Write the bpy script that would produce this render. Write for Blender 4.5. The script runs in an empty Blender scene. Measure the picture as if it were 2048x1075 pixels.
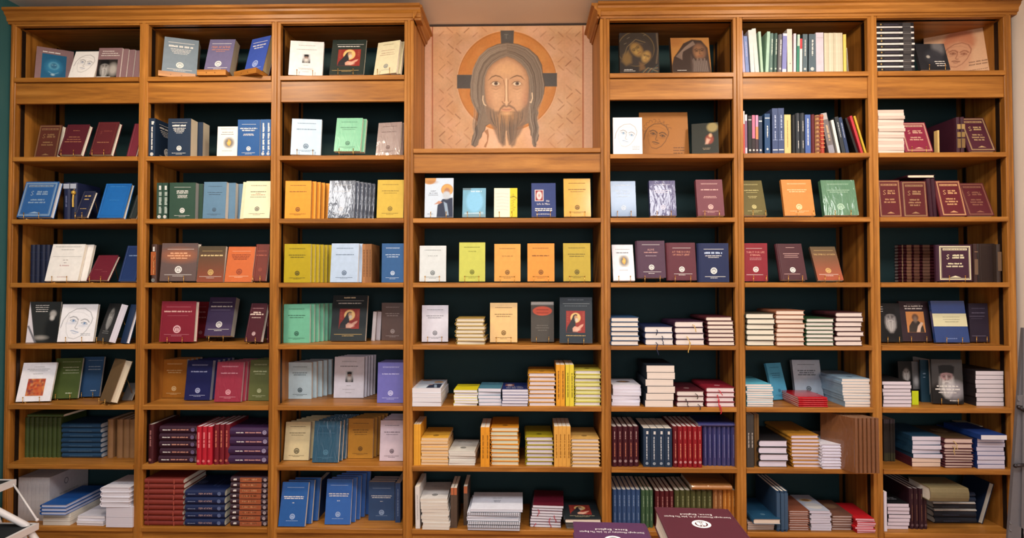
import bpy, math, random, numpy as np
from mathutils import Vector, Matrix
random.seed(7); rng = np.random.RandomState(3)
S = bpy.context.scene; COL = S.collection
# ---------------------------------------------------------------- camera
F = 1150.0
CAM = Vector((0.0, -2.3, 1.45))
def rotm(yaw, pit, roll):
    return (Matrix.Rotation(yaw, 3, 'Z') @ Matrix.Rotation(pit, 3, 'X') @ Matrix.Rotation(roll, 3, 'Y'))
RC = rotm(0.0199, 0.0217, 0.0005)
RX, RF, RU = RC.col[0].copy(), RC.col[1].copy(), RC.col[2].copy()
cd = bpy.data.cameras.new('camera'); cam = bpy.data.objects.new('camera', cd); COL.objects.link(cam)
cd.sensor_width = 36; cd.sensor_fit = 'HORIZONTAL'; cd.lens = F / 2048 * 36; cd.clip_start = .02
m = Matrix.Identity(4)
for i in range(3):
    m[i][0], m[i][1], m[i][2], m[i][3] = RX[i], RU[i], -RF[i], CAM[i]
cam.matrix_world = m; S.camera = cam
S.view_settings.view_transform = 'Standard'; S.view_settings.look = 'None'
S.view_settings.gamma = 1; S.view_settings.use_curve_mapping = False
S.view_settings.exposure = -0.17
# ---------------------------------------------------------------- world and lamps
w = bpy.data.worlds.new('world'); S.world = w; w.use_nodes = True
w.node_tree.nodes['Background'].inputs[0].default_value = (.9, .95, 1, 1)
w.node_tree.nodes['Background'].inputs[1].default_value = .3
CEIL = 2.565
def area(name, loc, sx, sy, power, col, target=None):
    l = bpy.data.lights.new(name, 'AREA'); l.shape = 'RECTANGLE'; l.size = sx; l.size_y = sy
    l.energy = power; l.color = col
    o = bpy.data.objects.new(name, l); COL.objects.link(o); o.location = loc
    if target: o.rotation_euler = (Vector(target) - Vector(loc)).to_track_quat('-Z', 'Y').to_euler()
    return o
WARM, COOL = (1, .86, .68), (.86, .90, 1)
for x, p in ((-1.22, 14), (-.07, 7), (1.15, 12)):
    area('spot_lamp', (x, -.80, 2.57), .16, .16, p, WARM, (x, -.15, 1.7))
for x in (-1.45, -.35, .75, 1.75):
    area('ceiling_panel_lamp', (x, -1.6, 2.595), .55, .5, 18, (.98, .97, .97))
area('window_lamp', (.2, -4.3, 1.6), 2.4, 1.3, 38, COOL, (0, 0, 1.0))
# ---------------------------------------------------------------- projection helpers (photo frame -> room)
def ray(px, py): return RF + RX * ((px - 1024) / F) + RU * ((537.5 - py) / F)
def at(px, py, Y):
    d = ray(px, py); return CAM + d * ((Y - CAM.y) / d.y)
def solx(P, D, px):
    a = (px - 1024) / F; q = P - CAM
    return (a * RF.dot(q) - RX.dot(q)) / (RX.dot(D) - a * RF.dot(D))
def soly(P, D, py):
    b = (537.5 - py) / F; q = P - CAM
    return (b * RF.dot(q) - RU.dot(q)) / (RU.dot(D) - b * RF.dot(D))
XA, YA, ZA = Vector((1, 0, 0)), Vector((0, 1, 0)), Vector((0, 0, 1))
# ---------------------------------------------------------------- colour and material
def lin(h):
    h = h.lstrip('#'); c = [int(h[i:i + 2], 16) / 255 for i in (0, 2, 4)]
    return [x / 12.92 if x <= .04045 else ((x + .055) / 1.055) ** 2.4 for x in c]
MATS = {}
def newmat(name):
    m = bpy.data.materials.new(name); m.use_nodes = True; nt = m.node_tree
    return m, nt, nt.nodes['Principled BSDF']
def N(nt, t, **k):
    n = nt.nodes.new(t)
    for a, v in k.items():
        if a in n.inputs: n.inputs[a].default_value = v
        else: setattr(n, a, v)
    return n
def cmat(hexc, fin='m'):
    k = ('c', hexc, fin)
    if k in MATS: return MATS[k]
    m, nt, b = newmat('cover_' + fin); c = lin(hexc)
    tc = N(nt, 'ShaderNodeTexCoord'); no = N(nt, 'ShaderNodeTexNoise', Scale=55.0, Detail=4.0)
    nt.links.new(tc.outputs['Object'], no.inputs['Vector'])
    mx = N(nt, 'ShaderNodeMix', data_type='RGBA')
    mx.inputs[6].default_value = [x * .88 for x in c] + [1]; mx.inputs[7].default_value = [min(1, x * 1.1) for x in c] + [1]
    nt.links.new(no.outputs[0], mx.inputs[0]); nt.links.new(mx.outputs[2], b.inputs['Base Color'])
    b.inputs['Roughness'].default_value = {'m': .55, 'g': .25, 'w': .4, 'f': .85}[fin]
    b.inputs['Specular IOR Level'].default_value = {'m': .35, 'g': .5, 'w': .5, 'f': .2}[fin]
    if fin == 'g':
        b.inputs['Coat Weight'].default_value = .5; b.inputs['Coat Roughness'].default_value = .12
    if fin == 'w':
        b.inputs['Coat Weight'].default_value = 1; b.inputs['Coat Roughness'].default_value = .06
        mp = N(nt, 'ShaderNodeMapping'); mp.inputs['Scale'].default_value = (40, 12, 20)
        n2 = N(nt, 'ShaderNodeTexNoise', Scale=1.0, Detail=3.0, Distortion=1.2)
        bp = N(nt, 'ShaderNodeBump', Strength=.55, Distance=.004)
        nt.links.new(tc.outputs['Object'], mp.inputs['Vector']); nt.links.new(mp.outputs[0], n2.inputs['Vector'])
        nt.links.new(n2.outputs[0], bp.inputs['Height']); nt.links.new(bp.outputs[0], b.inputs['Coat Normal'])
        nt.links.new(bp.outputs[0], b.inputs['Normal'])
    MATS[k] = m; return m
def pmat(hexc):                                   # page block: fine leaves across the thickness
    k = ('p', hexc)
    if k in MATS: return MATS[k]
    m, nt, b = newmat('paper'); c = lin(hexc)
    tc = N(nt, 'ShaderNodeTexCoord'); mp = N(nt, 'ShaderNodeMapping'); mp.inputs['Scale'].default_value = (3, 3, 900)
    no = N(nt, 'ShaderNodeTexNoise', Scale=1.0, Detail=1.0)
    mx = N(nt, 'ShaderNodeMix', data_type='RGBA')
    mx.inputs[6].default_value = [x * .72 for x in c] + [1]; mx.inputs[7].default_value = [min(1, x * 1.12) for x in c] + [1]
    L = nt.links.new
    L(tc.outputs['Object'], mp.inputs['Vector']); L(mp.outputs[0], no.inputs['Vector']); L(no.outputs[0], mx.inputs[0]); L(mx.outputs[2], b.inputs['Base Color'])
    b.inputs['Roughness'].default_value = .9; b.inputs['Specular IOR Level'].default_value = .1
    MATS[k] = m; return m
def wood(axis, tint=1.0, name='wood'):
    k = ('w', axis, tint)
    if k in MATS: return MATS[k]
    m, nt, b = newmat(name); L = nt.links.new
    tc = N(nt, 'ShaderNodeTexCoord'); mp = N(nt, 'ShaderNodeMapping')
    sc = {'x': (1.6, 26, 26), 'z': (26, 26, 1.6), 'y': (26, 1.6, 26)}[axis]
    mp.inputs['Scale'].default_value = sc
    oi = N(nt, 'ShaderNodeObjectInfo'); vm = N(nt, 'ShaderNodeVectorMath', operation='ADD')
    cb = N(nt, 'ShaderNodeCombineXYZ'); ml = N(nt, 'ShaderNodeMath', operation='MULTIPLY'); ml.inputs[1].default_value = 50
    L(oi.outputs['Random'], ml.inputs[0])
    for i in range(3): L(ml.outputs[0], cb.inputs[i])
    L(tc.outputs['Object'], mp.inputs['Vector']); L(mp.outputs[0], vm.inputs[0]); L(cb.outputs[0], vm.inputs[1])
    n1 = N(nt, 'ShaderNodeTexNoise', Scale=1.0, Detail=6.0, Roughness=.62, Distortion=.7)
    n2 = N(nt, 'ShaderNodeTexNoise', Scale=4.5, Detail=4.0, Roughness=.7)
    L(vm.outputs[0], n1.inputs['Vector']); L(vm.outputs[0], n2.inputs['Vector'])
    r = N(nt, 'ShaderNodeValToRGB'); e = r.color_ramp.elements
    e[0].position = .30; e[1].position = .72
    a = [x * tint for x in lin('#7c4c1b')]; c = [x * tint for x in lin('#c1853d')]; d = [x * tint for x in lin('#a46a28')]
    e[0].color = a + [1]; e[1].color = c + [1]; q = e.new(.5); q.color = d + [1]
    L(n1.outputs[0], r.inputs[0])
    mx = N(nt, 'ShaderNodeMix', data_type='RGBA', blend_type='MULTIPLY'); mx.inputs[0].default_value = .28
    r2 = N(nt, 'ShaderNodeValToRGB'); r2.color_ramp.elements[0].position = .35; r2.color_ramp.elements[0].color = (.45, .38, .33, 1); r2.color_ramp.elements[1].position = .6
    L(n2.outputs[0], r2.inputs[0]); L(r.outputs[0], mx.inputs[6]); L(r2.outputs[0], mx.inputs[7]); L(mx.outputs[2], b.inputs['Base Color'])
    b.inputs['Roughness'].default_value = .45; b.inputs['Coat Weight'].default_value = .06; b.inputs['Coat Roughness'].default_value = .25; b.inputs['Specular IOR Level'].default_value = .3
    bp = N(nt, 'ShaderNodeBump', Strength=.12, Distance=.001); L(n2.outputs[0], bp.inputs['Height']); L(bp.outputs[0], b.inputs['Normal'])
    MATS[k] = m; return m
def simple(name, hexc, rough=.6, metal=0, noise=0, spec=.4, scale=30):
    k = ('s', name, hexc)
    if k in MATS: return MATS[k]
    m, nt, b = newmat(name); c = lin(hexc)
    tc = N(nt, 'ShaderNodeTexCoord'); no = N(nt, 'ShaderNodeTexNoise', Scale=float(scale), Detail=5.0)
    mx = N(nt, 'ShaderNodeMix', data_type='RGBA'); f = max(noise, .04)
    mx.inputs[6].default_value = [x * (1 - f) for x in c] + [1]; mx.inputs[7].default_value = [min(1, x * (1 + f)) for x in c] + [1]
    nt.links.new(tc.outputs['Object'], no.inputs['Vector']); nt.links.new(no.outputs[0], mx.inputs[0]); nt.links.new(mx.outputs[2], b.inputs['Base Color'])
    b.inputs['Roughness'].default_value = rough; b.inputs['Metallic'].default_value = metal; b.inputs['Specular IOR Level'].default_value = spec
    MATS[k] = m; return m
def paintmat():
    if 'paint' in MATS: return MATS['paint']
    m, nt, b = newmat('printed_picture'); a = N(nt, 'ShaderNodeAttribute', attribute_name='paint')
    nt.links.new(a.outputs['Color'], b.inputs['Base Color']); b.inputs['Roughness'].default_value = .5; b.inputs['Specular IOR Level'].default_value = .3
    MATS['paint'] = m; return m
# ---------------------------------------------------------------- mesh helpers
def mesh(name, vs, fs, mat=None, parent=None, mats=None, mi=None, smooth=False):
    me = bpy.data.meshes.new(name); me.from_pydata([tuple(v) for v in vs], [], fs)
    for q in (mats or ([mat] if mat else [])): me.materials.append(q)
    if mi is not None: me.polygons.foreach_set('material_index', mi)
    if smooth: me.polygons.foreach_set('use_smooth', [True] * len(me.polygons))
    me.update(); return link(name, me, parent)
def link(name, me, parent=None):
    o = bpy.data.objects.new(name, me); COL.objects.link(o)
    if parent is not None: o.parent = parent
    return o
class MB:
    def __init__(s): s.v, s.f = [], []
    def add(s, vs, fs):
        n = len(s.v); s.v += [tuple(v) for v in vs]; s.f += [tuple(i + n for i in f) for f in fs]; return s
    def box(s, x0, x1, y0, y1, z0, z1, c=0.0):
        if c <= 0:
            return s.add([(x0, y0, z0), (x1, y0, z0), (x1, y1, z0), (x0, y1, z0), (x0, y0, z1), (x1, y0, z1), (x1, y1, z1), (x0, y1, z1)],
                         [(0, 3, 2, 1), (4, 5, 6, 7), (0, 1, 5, 4), (1, 2, 6, 5), (2, 3, 7, 6), (3, 0, 4, 7)])
        # chamfered prism along the longest axis
        d = [x1 - x0, y1 - y0, z1 - z0]; a = d.index(max(d))
        lo, hi = [x0, y0, z0], [x1, y1, z1]; u, w_ = [i for i in range(3) if i != a]
        pr = [(lo[u] + c, lo[w_]), (hi[u] - c, lo[w_]), (hi[u], lo[w_] + c), (hi[u], hi[w_] - c), (hi[u] - c, hi[w_]), (lo[u] + c, hi[w_]), (lo[u], hi[w_] - c), (lo[u], lo[w_] + c)]
        vs = []
        for e in (lo[a], hi[a]):
            for p in pr:
                q = [0, 0, 0]; q[a] = e; q[u], q[w_] = p; vs.append(tuple(q))
        fs = [(i, (i + 1) % 8, 8 + (i + 1) % 8, 8 + i) for i in range(8)] + [tuple(range(7, -1, -1)), tuple(range(8, 16))]
        if a == 1: fs = [f[::-1] for f in fs]
        return s.add(vs, fs)
    def prism(s, prof, axis, a0, a1):             # prof in the other two axes (in order), extruded
        n = len(prof); vs = []
        u, w_ = [i for i in range(3) if i != axis]
        for e in (a0, a1):
            for p in prof:
                q = [0, 0, 0]; q[axis] = e; q[u], q[w_] = p; vs.append(tuple(q))
        return s.add(vs, [(i, (i + 1) % n, n + (i + 1) % n, n + i) for i in range(n)] + [tuple(range(n - 1, -1, -1)), tuple(range(n, 2 * n))])
    def tube(s, pts, r, n=8, cap=True):
        pts = [Vector(p) for p in pts]; rings = []
        for i, p in enumerate(pts):
            t = (pts[min(i + 1, len(pts) - 1)] - pts[max(i - 1, 0)]).normalized()
            a = t.cross(Vector((0, 0, 1)) if abs(t.z) < .9 else Vector((1, 0, 0))).normalized(); b = t.cross(a)
            rings.append([p + (a * math.cos(q) + b * math.sin(q)) * r for q in [2 * math.pi * j / n for j in range(n)]])
        vs = [v for rg in rings for v in rg]; fs = []
        for i in range(len(rings) - 1):
            for j in range(n): fs.append((i * n + j, i * n + (j + 1) % n, (i + 1) * n + (j + 1) % n, (i + 1) * n + j))
        if cap: fs += [tuple(range(n - 1, -1, -1)), tuple(range((len(rings) - 1) * n, len(rings) * n))]
        return s.add(vs, fs)
    def ball(s, c, r, n=8, k=5):
        vs = [(c[0], c[1], c[2] - r)]; fs = []
        for i in range(1, k):
            ph = -math.pi / 2 + math.pi * i / k
            for j in range(n):
                a = 2 * math.pi * j / n; vs.append((c[0] + r * math.cos(ph) * math.cos(a), c[1] + r * math.cos(ph) * math.sin(a), c[2] + r * math.sin(ph)))
        vs.append((c[0], c[1], c[2] + r))
        for j in range(n): fs.append((0, 1 + (j + 1) % n, 1 + j))
        for i in range(k - 2):
            for j in range(n): fs.append((1 + i * n + j, 1 + i * n + (j + 1) % n, 1 + (i + 1) * n + (j + 1) % n, 1 + (i + 1) * n + j))
        for j in range(n): fs.append((1 + (k - 2) * n + j, 1 + (k - 2) * n + (j + 1) % n, len(vs) - 1))
        return s.add(vs, fs)
    def build(s, name, mat, parent=None, smooth=False): return mesh(name, s.v, s.f, mat, parent, smooth=smooth)
def thing(name, label, cat, M=None, group=None):
    o = bpy.data.objects.new(name, None); COL.objects.link(o); o.empty_display_size = .02
    if M is not None: o.matrix_world = M
    o['label'] = label; o['category'] = cat
    if group: o['group'] = group
    return o
def struct(o): o['kind'] = 'structure'; return o
# ---------------------------------------------------------------- glyphs of the built-in typeface, read once
CHARS = "ABCDEFGHIJKLMNOPQRSTUVWXYZabcdefghijklmnopqrstuvwxyz.,ΑΒΓΔΕΖΗΘΙΚΛΜΝΞΟΠΡΣΤΥΦΧΨΩ&0123456789'"
GL = {}
def load_glyphs():
    tmp = []
    for ch in dict.fromkeys(CHARS):
        cu = bpy.data.curves.new('g', 'FONT'); cu.body = ch; cu.size = 1; cu.resolution_u = 1
        o = bpy.data.objects.new('g', cu); COL.objects.link(o); tmp.append((ch, o, cu))
    bpy.context.view_layer.update(); dg = bpy.context.evaluated_depsgraph_get()
    for ch, o, cu in tmp:
        me = bpy.data.meshes.new_from_object(o.evaluated_get(dg))
        vs = [(v.co.x, v.co.y) for v in me.vertices]; fs = [tuple(p.vertices) for p in me.polygons]
        x0 = min([v[0] for v in vs], default=0); x1 = max([v[0] for v in vs], default=.3)
        GL[ch] = ([(x - x0, y) for x, y in vs], fs, x1 - x0); bpy.data.meshes.remove(me)
    for ch, o, cu in tmp: bpy.data.objects.remove(o); bpy.data.curves.remove(cu)
load_glyphs()
# ---------------------------------------------------------------- flat drawing on covers (u across, v up, metres)
class Draw:
    def __init__(s): s.v, s.f, s.m, s.mats = [], [], [], []
    def add(s, vs, fs, ink):
        if ink not in s.mats: s.mats.append(ink)
        n = len(s.v); s.v += vs; s.f += [tuple(i + n for i in f) for f in fs]; s.m += [s.mats.index(ink)] * len(fs)
    def rect(s, x0, x1, y0, y1, ink): s.add([(x0, y0), (x1, y0), (x1, y1), (x0, y1)], [(0, 1, 2, 3)], ink)
    def text(s, x, y, h, txt, ink, wmax=None, centre=True, wgt=1.0):
        k = h / .70; x_ = 0; parts = []
        for ch in txt:
            if ch == ' ' or ch not in GL: x_ += .32; continue
            vs, fs, wd = GL[ch]; parts.append((x_, vs, fs)); x_ += wd + .09
        tot = x_ * k; sx = k
        if wmax and tot > wmax: sx = k * wmax / tot; tot = wmax
        o = x - tot / 2 if centre else x
        for px, vs, fs in parts: s.add([(o + (px + vx) * sx, y + vy * k) for vx, vy in vs], fs, ink)
    def dash(s, x, y, wd, h, ink, seed=0):          # an illegible line: letter-sized marks in words
        r = random.Random(seed * 7919 + int(wd * 1e5) + int(y * 1e4)); p = 0; o = x - wd / 2
        while p < wd:
            word = r.randint(3, 8)
            for _ in range(word):
                lw = h * r.choice((.45, .6, .7)); hh = h * r.choice((.8, 1, 1))
                if p + lw > wd: p = wd; break
                s.rect(o + p, o + p + lw * .82, y, y + hh, ink); p += lw
            p += h * .5
    def ring(s, cx, cy, r0, r1, ink, n=16, sx=1.0):
        vs = []; 
        for i in range(n):
            a = 2 * math.pi * i / n; vs += [(cx + r0 * sx * math.cos(a), cy + r0 * math.sin(a)), (cx + r1 * sx * math.cos(a), cy + r1 * math.sin(a))]
        s.add(vs, [(2 * i, 2 * i + 1, (2 * i + 3) % (2 * n), (2 * i + 2) % (2 * n)) for i in range(n)], ink)
    def emblem(s, cx, cy, r, ink):
        s.ring(cx, cy, r * .68, r, ink)
        s.add([(cx - r * .5, cy - r * .45), (cx - r * .12, cy - r * .5), (cx - r * .1, cy + r * .3), (cx - r * .32, cy + r * .45), (cx - r * .5, cy + r * .1)], [(0, 1, 2, 3, 4)], ink)
        s.add([(cx + r * .12, cy - r * .5), (cx + r * .5, cy - r * .45), (cx + r * .5, cy + r * .1), (cx + r * .32, cy + r * .45), (cx + r * .1, cy + r * .3)], [(0, 1, 2, 3, 4)], ink)
        s.rect(cx - r * .05, cx + r * .05, cy - r * .55, cy + r * .6, ink)
    def build(s, name, fn, parent, inkmat):
        if not s.v: return
        return mesh(name, [fn(*p) for p in s.v], s.f, None, parent, mats=[inkmat(i) for i in s.mats], mi=s.m)
def inkmat(h): return simple('ink', h, .55, noise=.02)
# ---------------------------------------------------------------- little painter for printed pictures
class Canvas:
    def __init__(s, w, h, res, bg):
        s.nx, s.ny = max(2, int(w / res)), max(2, int(h / res)); s.w, s.h, s.px = 1.0, h / w, 1.0 / max(2, int(w / res))
        xs = np.linspace(0, 1, s.nx + 1); ys = np.linspace(0, s.h, s.ny + 1); s.X, s.Y = np.meshgrid(xs, ys)
        s.C = np.zeros(s.X.shape + (3,)); s.C[:] = lin(bg)
    def put(s, cov, col, a=1.0):
        cov = (np.clip(cov, 0, 1) * a)[..., None]; s.C = s.C * (1 - cov) + np.array(lin(col) if isinstance(col, str) else col) * cov
    def ell(s, cx, cy, rx, ry, col, a=1.0, soft=1.0, rot=0.0):
        c, n = math.cos(rot), math.sin(rot); dx, dy = s.X - cx, s.Y - cy; u, v = dx * c + dy * n, -dx * n + dy * c
        q = np.sqrt((u / rx) ** 2 + (v / ry) ** 2); d = (q - 1) * min(rx, ry); s.put(.5 - d / (s.px * soft), col, a)
    def ringe(s, cx, cy, r0, r1, col, a=1.0, asp=1.0):
        q = np.sqrt(((s.X - cx) / asp) ** 2 + (s.Y - cy) ** 2); s.put(np.minimum(.5 - (q - r1) / s.px, .5 + (q - r0) / s.px), col, a)
    def rect(s, x0, x1, y0, y1, col, a=1.0, soft=1.0):
        d = np.maximum(np.maximum(x0 - s.X, s.X - x1), np.maximum(y0 - s.Y, s.Y - y1)); s.put(.5 - d / (s.px * soft), col, a)
    def line(s, pts, wd, col, a=1.0, taper=False, soft=1.0):
        best = np.full(s.X.shape, 9.0); n = len(pts) - 1
        for i in range(n):
            (x0, y0), (x1, y1) = pts[i], pts[i + 1]; dx, dy = x1 - x0, y1 - y0; L = dx * dx + dy * dy + 1e-12
            t = np.clip(((s.X - x0) * dx + (s.Y - y0) * dy) / L, 0, 1); ww = wd
            if taper: ww = wd * (1 - .75 * np.abs(2 * (i + t) / n - 1) ** 2)
            best = np.minimum(best, np.hypot(s.X - x0 - t * dx, s.Y - y0 - t * dy) - ww / 2)
        s.put(.5 - best / (s.px * soft), col, a)
    def poly(s, pts, col, a=1.0, soft=1.0):
        n = len(pts); ins = np.zeros(s.X.shape, bool); best = np.full(s.X.shape, 9.0)
        for i in range(n):
            (x0, y0), (x1, y1) = pts[i], pts[(i + 1) % n]
            if y0 != y1: ins ^= ((y0 > s.Y) != (y1 > s.Y)) & (s.X < (x1 - x0) * (s.Y - y0) / (y1 - y0) + x0)
            dx, dy = x1 - x0, y1 - y0; t = np.clip(((s.X - x0) * dx + (s.Y - y0) * dy) / (dx * dx + dy * dy + 1e-12), 0, 1)
            best = np.minimum(best, np.hypot(s.X - x0 - t * dx, s.Y - y0 - t * dy))
        s.put(.5 + np.where(ins, best, -best) / (s.px * soft), col, a)
    def grain(s, amt, seed=1, k=4):
        r = np.random.RandomState(seed); g = r.rand(s.ny // k + 2, s.nx // k + 2)
        yi = np.arange(s.ny + 1) / k; xi = np.arange(s.nx + 1) / k; y0, x0 = yi.astype(int), xi.astype(int); fy, fx = (yi - y0)[:, None], (xi - x0)[None]
        v = g[y0][:, x0] * (1 - fy) * (1 - fx) + g[y0 + 1 - (y0 + 1 >= g.shape[0])][:, x0] * fy * (1 - fx) + g[y0][:, np.minimum(x0 + 1, g.shape[1] - 1)] * (1 - fy) * fx + g[y0 + 1 - (y0 + 1 >= g.shape[0])][:, np.minimum(x0 + 1, g.shape[1] - 1)] * fy * fx
        s.C = np.clip(s.C * (1 + amt * (v[..., None] - .5) * 2), 0, 1)
    def build(s, name, W, H, fn, parent):
        nx, ny = s.nx + 1, s.ny + 1; me = bpy.data.meshes.new(name)
        P = np.array([fn(u * W, v / s.h * H) for v, u in ((0, 0), (0, 1), (s.h, 0))])  # affine map
        o, du, dv = P[0], P[1] - P[0], P[2] - P[0]
        co = o + s.X.ravel()[:, None] * du + (s.Y.ravel() / s.h)[:, None] * dv
        i = (np.arange(s.ny)[:, None] * nx + np.arange(s.nx)[None]).ravel()
        q = np.stack([i, i + 1, i + nx + 1, i + nx], 1).astype(np.int32); nf = len(q)
        me.vertices.add(len(co)); me.vertices.foreach_set('co', co.astype(np.float32).ravel())
        me.loops.add(nf * 4); me.loops.foreach_set('vertex_index', q.ravel())
        me.polygons.add(nf); me.polygons.foreach_set('loop_start', np.arange(0, nf * 4, 4, dtype=np.int32))
        at_ = me.color_attributes.new('paint', 'FLOAT_COLOR', 'POINT')
        at_.data.foreach_set('color', np.concatenate([s.C.reshape(-1, 3), np.ones((len(co), 1))], 1).astype(np.float32).ravel())
        me.materials.append(paintmat()); me.update(calc_edges=True)
        return link(name, me, parent)
# ---------------------------------------------------------------- the room
CEIL = 2.605
XE = dict(a1=-2.0832, b1=-1.5684, c1=-1.532, b2=-1.0239, c2=-.9862, b3=-.4815, c3=-.4432, b4=.3094, c4=.3473, b5=.8395, c5=.8777, b6=1.3723, c6=1.4095, b7=1.9066)
RZ = [1.45 + z for z in (.8346, .5093, .254, -.0046, -.2529, -.4964, -.7351, -.9821)]
BAYS = [('a1', 'b1'), ('c1', 'b2'), ('c2', 'b3'), ('c3', 'b4'), ('c4', 'b5'), ('c5', 'b6'), ('c6', 'b7')]
XL, XR, YB, YF = XE['a1'] - .03, XE['b7'] + .05, .285, -4.6
TH = .018; DEEP = .27
teal = simple('teal_paint', '#2c5a5c', .7, noise=.08, scale=8); pale = simple('plaster_paint', '#e2d6ca', .9, noise=.05, scale=6)
ceilm = simple('ceiling_paint', '#f4efe6', .95, noise=.03, scale=4)
struct(MB().box(XL - .1, XL, YF, YB, 0, CEIL).build('wall_left', teal))
struct(MB().box(XR, XR + .1, YF, YB, 0, CEIL).build('wall_right', pale))
struct(MB().box(XL, XR, YB, YB + .1, 0, CEIL).build('wall_back', pale))
struct(MB().box(XL, XR, YF - .1, YF, 0, CEIL).build('wall_front', pale))
struct(MB().box(XL - .1, XR + .1, YF - .1, YB + .1, CEIL, CEIL + .1).build('ceiling', ceilm))
fl = struct(MB().box(XL - .1, XR + .1, YF - .1, YB + .1, -.06, -.012).build('floor', simple('floor_subfloor', '#5a4636', .8)))
pv, k = [], 0
me0 = None
for j in range(16):                                # oak boards of the floor
    for i in range(3):
        if me0 is None:
            o = MB().box(0, 1.49, 0, .29, -.012, 0, .0015).build('floorboard', wood('x', 1.3), fl); me0 = o.data
        else: o = link('floorboard', me0, fl)
        o.location = (XL + .005 + i * 1.5 - (.6 if j % 2 else 0), YF + .02 + j * .3, 0)
# crown trim where the ceiling meets the wall above the painting
zt = at(1015, 53, .26).z
struct(MB().prism([(.285, CEIL), (.262, CEIL), (.262, CEIL - .012), (.272, CEIL - .02), (.272, zt + .016), (.285, zt + .016)], 0, XE['c3'] - .03, XE['b4'] + .03).build('trim_1', pale))
struct(MB().box(XE['c3'] - .03, XE['b4'] + .03, .255, .285, zt, zt + .016, .002).build('trim_2', simple('dark_beam', '#3a2c24', .6, noise=.2)))
# ---------------------------------------------------------------- the bookcase
ZTOP = 2.506
wx, wz = wood('x'), wood('z'); wdk = wood('z', .8); backm = simple('dark_green_panel', '#113133', .75, noise=.15, scale=10)
rail_m = simple('bronze_strip', '#33241c', .45, metal=.6, noise=.2)
cornP = [(0, ZTOP), (-.004, ZTOP), (-.006, ZTOP + .008), (-.012, ZTOP + .010), (-.014, ZTOP + .024), (-.024, ZTOP + .034), (-.026, ZTOP + .042), (-.036, ZTOP + .046), (-.036, ZTOP + .056), (.05, ZTOP + .056), (.05, ZTOP)]
def stile(x0, x1, parent, ztop=ZTOP, z0=0.0):
    o = MB().box(x0, x1, 0, .022, z0, ztop, .0015).build('stile', wz, parent)
    c = (x0 + x1) / 2; h = min(.007, (x1 - x0) * .22)
    MB().prism([(c - h, -.0005), (c - h * .6, -.0045), (c + h * .6, -.0045), (c + h, -.0005)], 2, z0, ztop).build('bead', wz, o)
    return o
def bay(i, parent, centre=False, rows=range(8)):
    x0, x1 = XE[BAYS[i][0]], XE[BAYS[i][1]]
    for r in rows:
        MB().box(x0 - (.0 if centre else .008), x1 + (.0 if centre else .008), .001, DEEP - .004, RZ[r] - TH, RZ[r] - .0001, .0).build('shelf', wx, parent)
        MB().box(x0, x1, -.005, .001, RZ[r] - TH - .001, RZ[r] - .0004, .0015).build('shelf_lip', wx, parent)
def side(x0, x1, parent, z1=ZTOP, fr=None):
    return MB().box(x0, x1, .022, DEEP, .0, z1).build('side_panel', wz, parent)
def strips(x, s, parent):                          # slotted metal shelf standards on a side panel, s = which way the bay is
    for y in (.036, .215):
        o = MB().box(min(x, x + s * .004), max(x, x + s * .004), y, y + .016, RZ[7] + .002, ZTOP - .01).build('shelf_standard', rail_m, parent)
def wing(bays, label, xs, xe):
    t = thing('bookcase', label, 'bookcase', Matrix.Translation((0, 0, 0)))
    for i in bays: 
        bay(i, t)
        x0, x1 = XE[BAYS[i][0]], XE[BAYS[i][1]]
        MB().box(x0 - .012, x1 + .012, DEEP - .004, DEEP + .008, 0, ZTOP).build('back_panel', backm, t)
        MB().box(x0, x1, .006, .02, 2.18, RZ[0] - TH - .001, .001).build('frieze_board', wx, t)
        MB().box(x0, x1, -.002, .02, ZTOP - .008, ZTOP, .001).build('top_rail', wx, t)
        MB().box(x0, x1, .004, .02, 0, RZ[7] - TH - .001).build('plinth', wx, t)
    MB().box(xs, xe, .02, DEEP, ZTOP, ZTOP + .016).build('top_board', wx, t)
    MB().prism(cornP, 0, xs - .012, xe + (.03 if bays[0] == 0 else .012) if bays[0] == 0 else xe + .03).build('cornice', wx, t)
    return t
# first wing: bays one to three
t1 = wing([0, 1, 2], 'honey brown wooden bookcase of three bays beside the teal wall', XE['a1'] - .022, XE['c3'])
stile(XE['a1'] - .022, XE['a1'], t1); side(XE['a1'] - .022, XE['a1'] - .008, t1)
strips(XE['a1'] - .008, 1, t1)
for a, b in (('b1', 'c1'), ('b2', 'c2')):
    stile(XE[a], XE[b], t1); c = (XE[a] + XE[b]) / 2; side(c - .009, c + .009, t1); strips(c - .009, -1, t1); strips(c + .009, 1, t1)
stile(XE['b3'], XE['c3'], t1); c = (XE['b3'] + XE['c3']) / 2
side(c - .009, XE['c3'] - .0005, t1, 2.52); strips(c - .009, -1, t1)
t2 = wing([4, 5, 6], 'honey brown wooden bookcase of three bays beside the pale wall', XE['b4'], XE['b7'] + .03)
stile(XE['b7'], XE['b7'] + .03, t2); side(XE['b7'] + .008, XE['b7'] + .028, t2); strips(XE['b7'] + .008, -1, t2)
for a, b in (('b5', 'c5'), ('b6', 'c6')):
    stile(XE[a], XE[b], t2); c = (XE[a] + XE[b]) / 2; side(c - .009, c + .009, t2); strips(c - .009, -1, t2); strips(c + .009, 1, t2)
stile(XE['b4'], XE['c4'], t2); c = (XE['b4'] + XE['c4']) / 2
side(XE['b4'] + .0005, c + .009, t2, 2.52); strips(c + .009, 1, t2)
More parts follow.
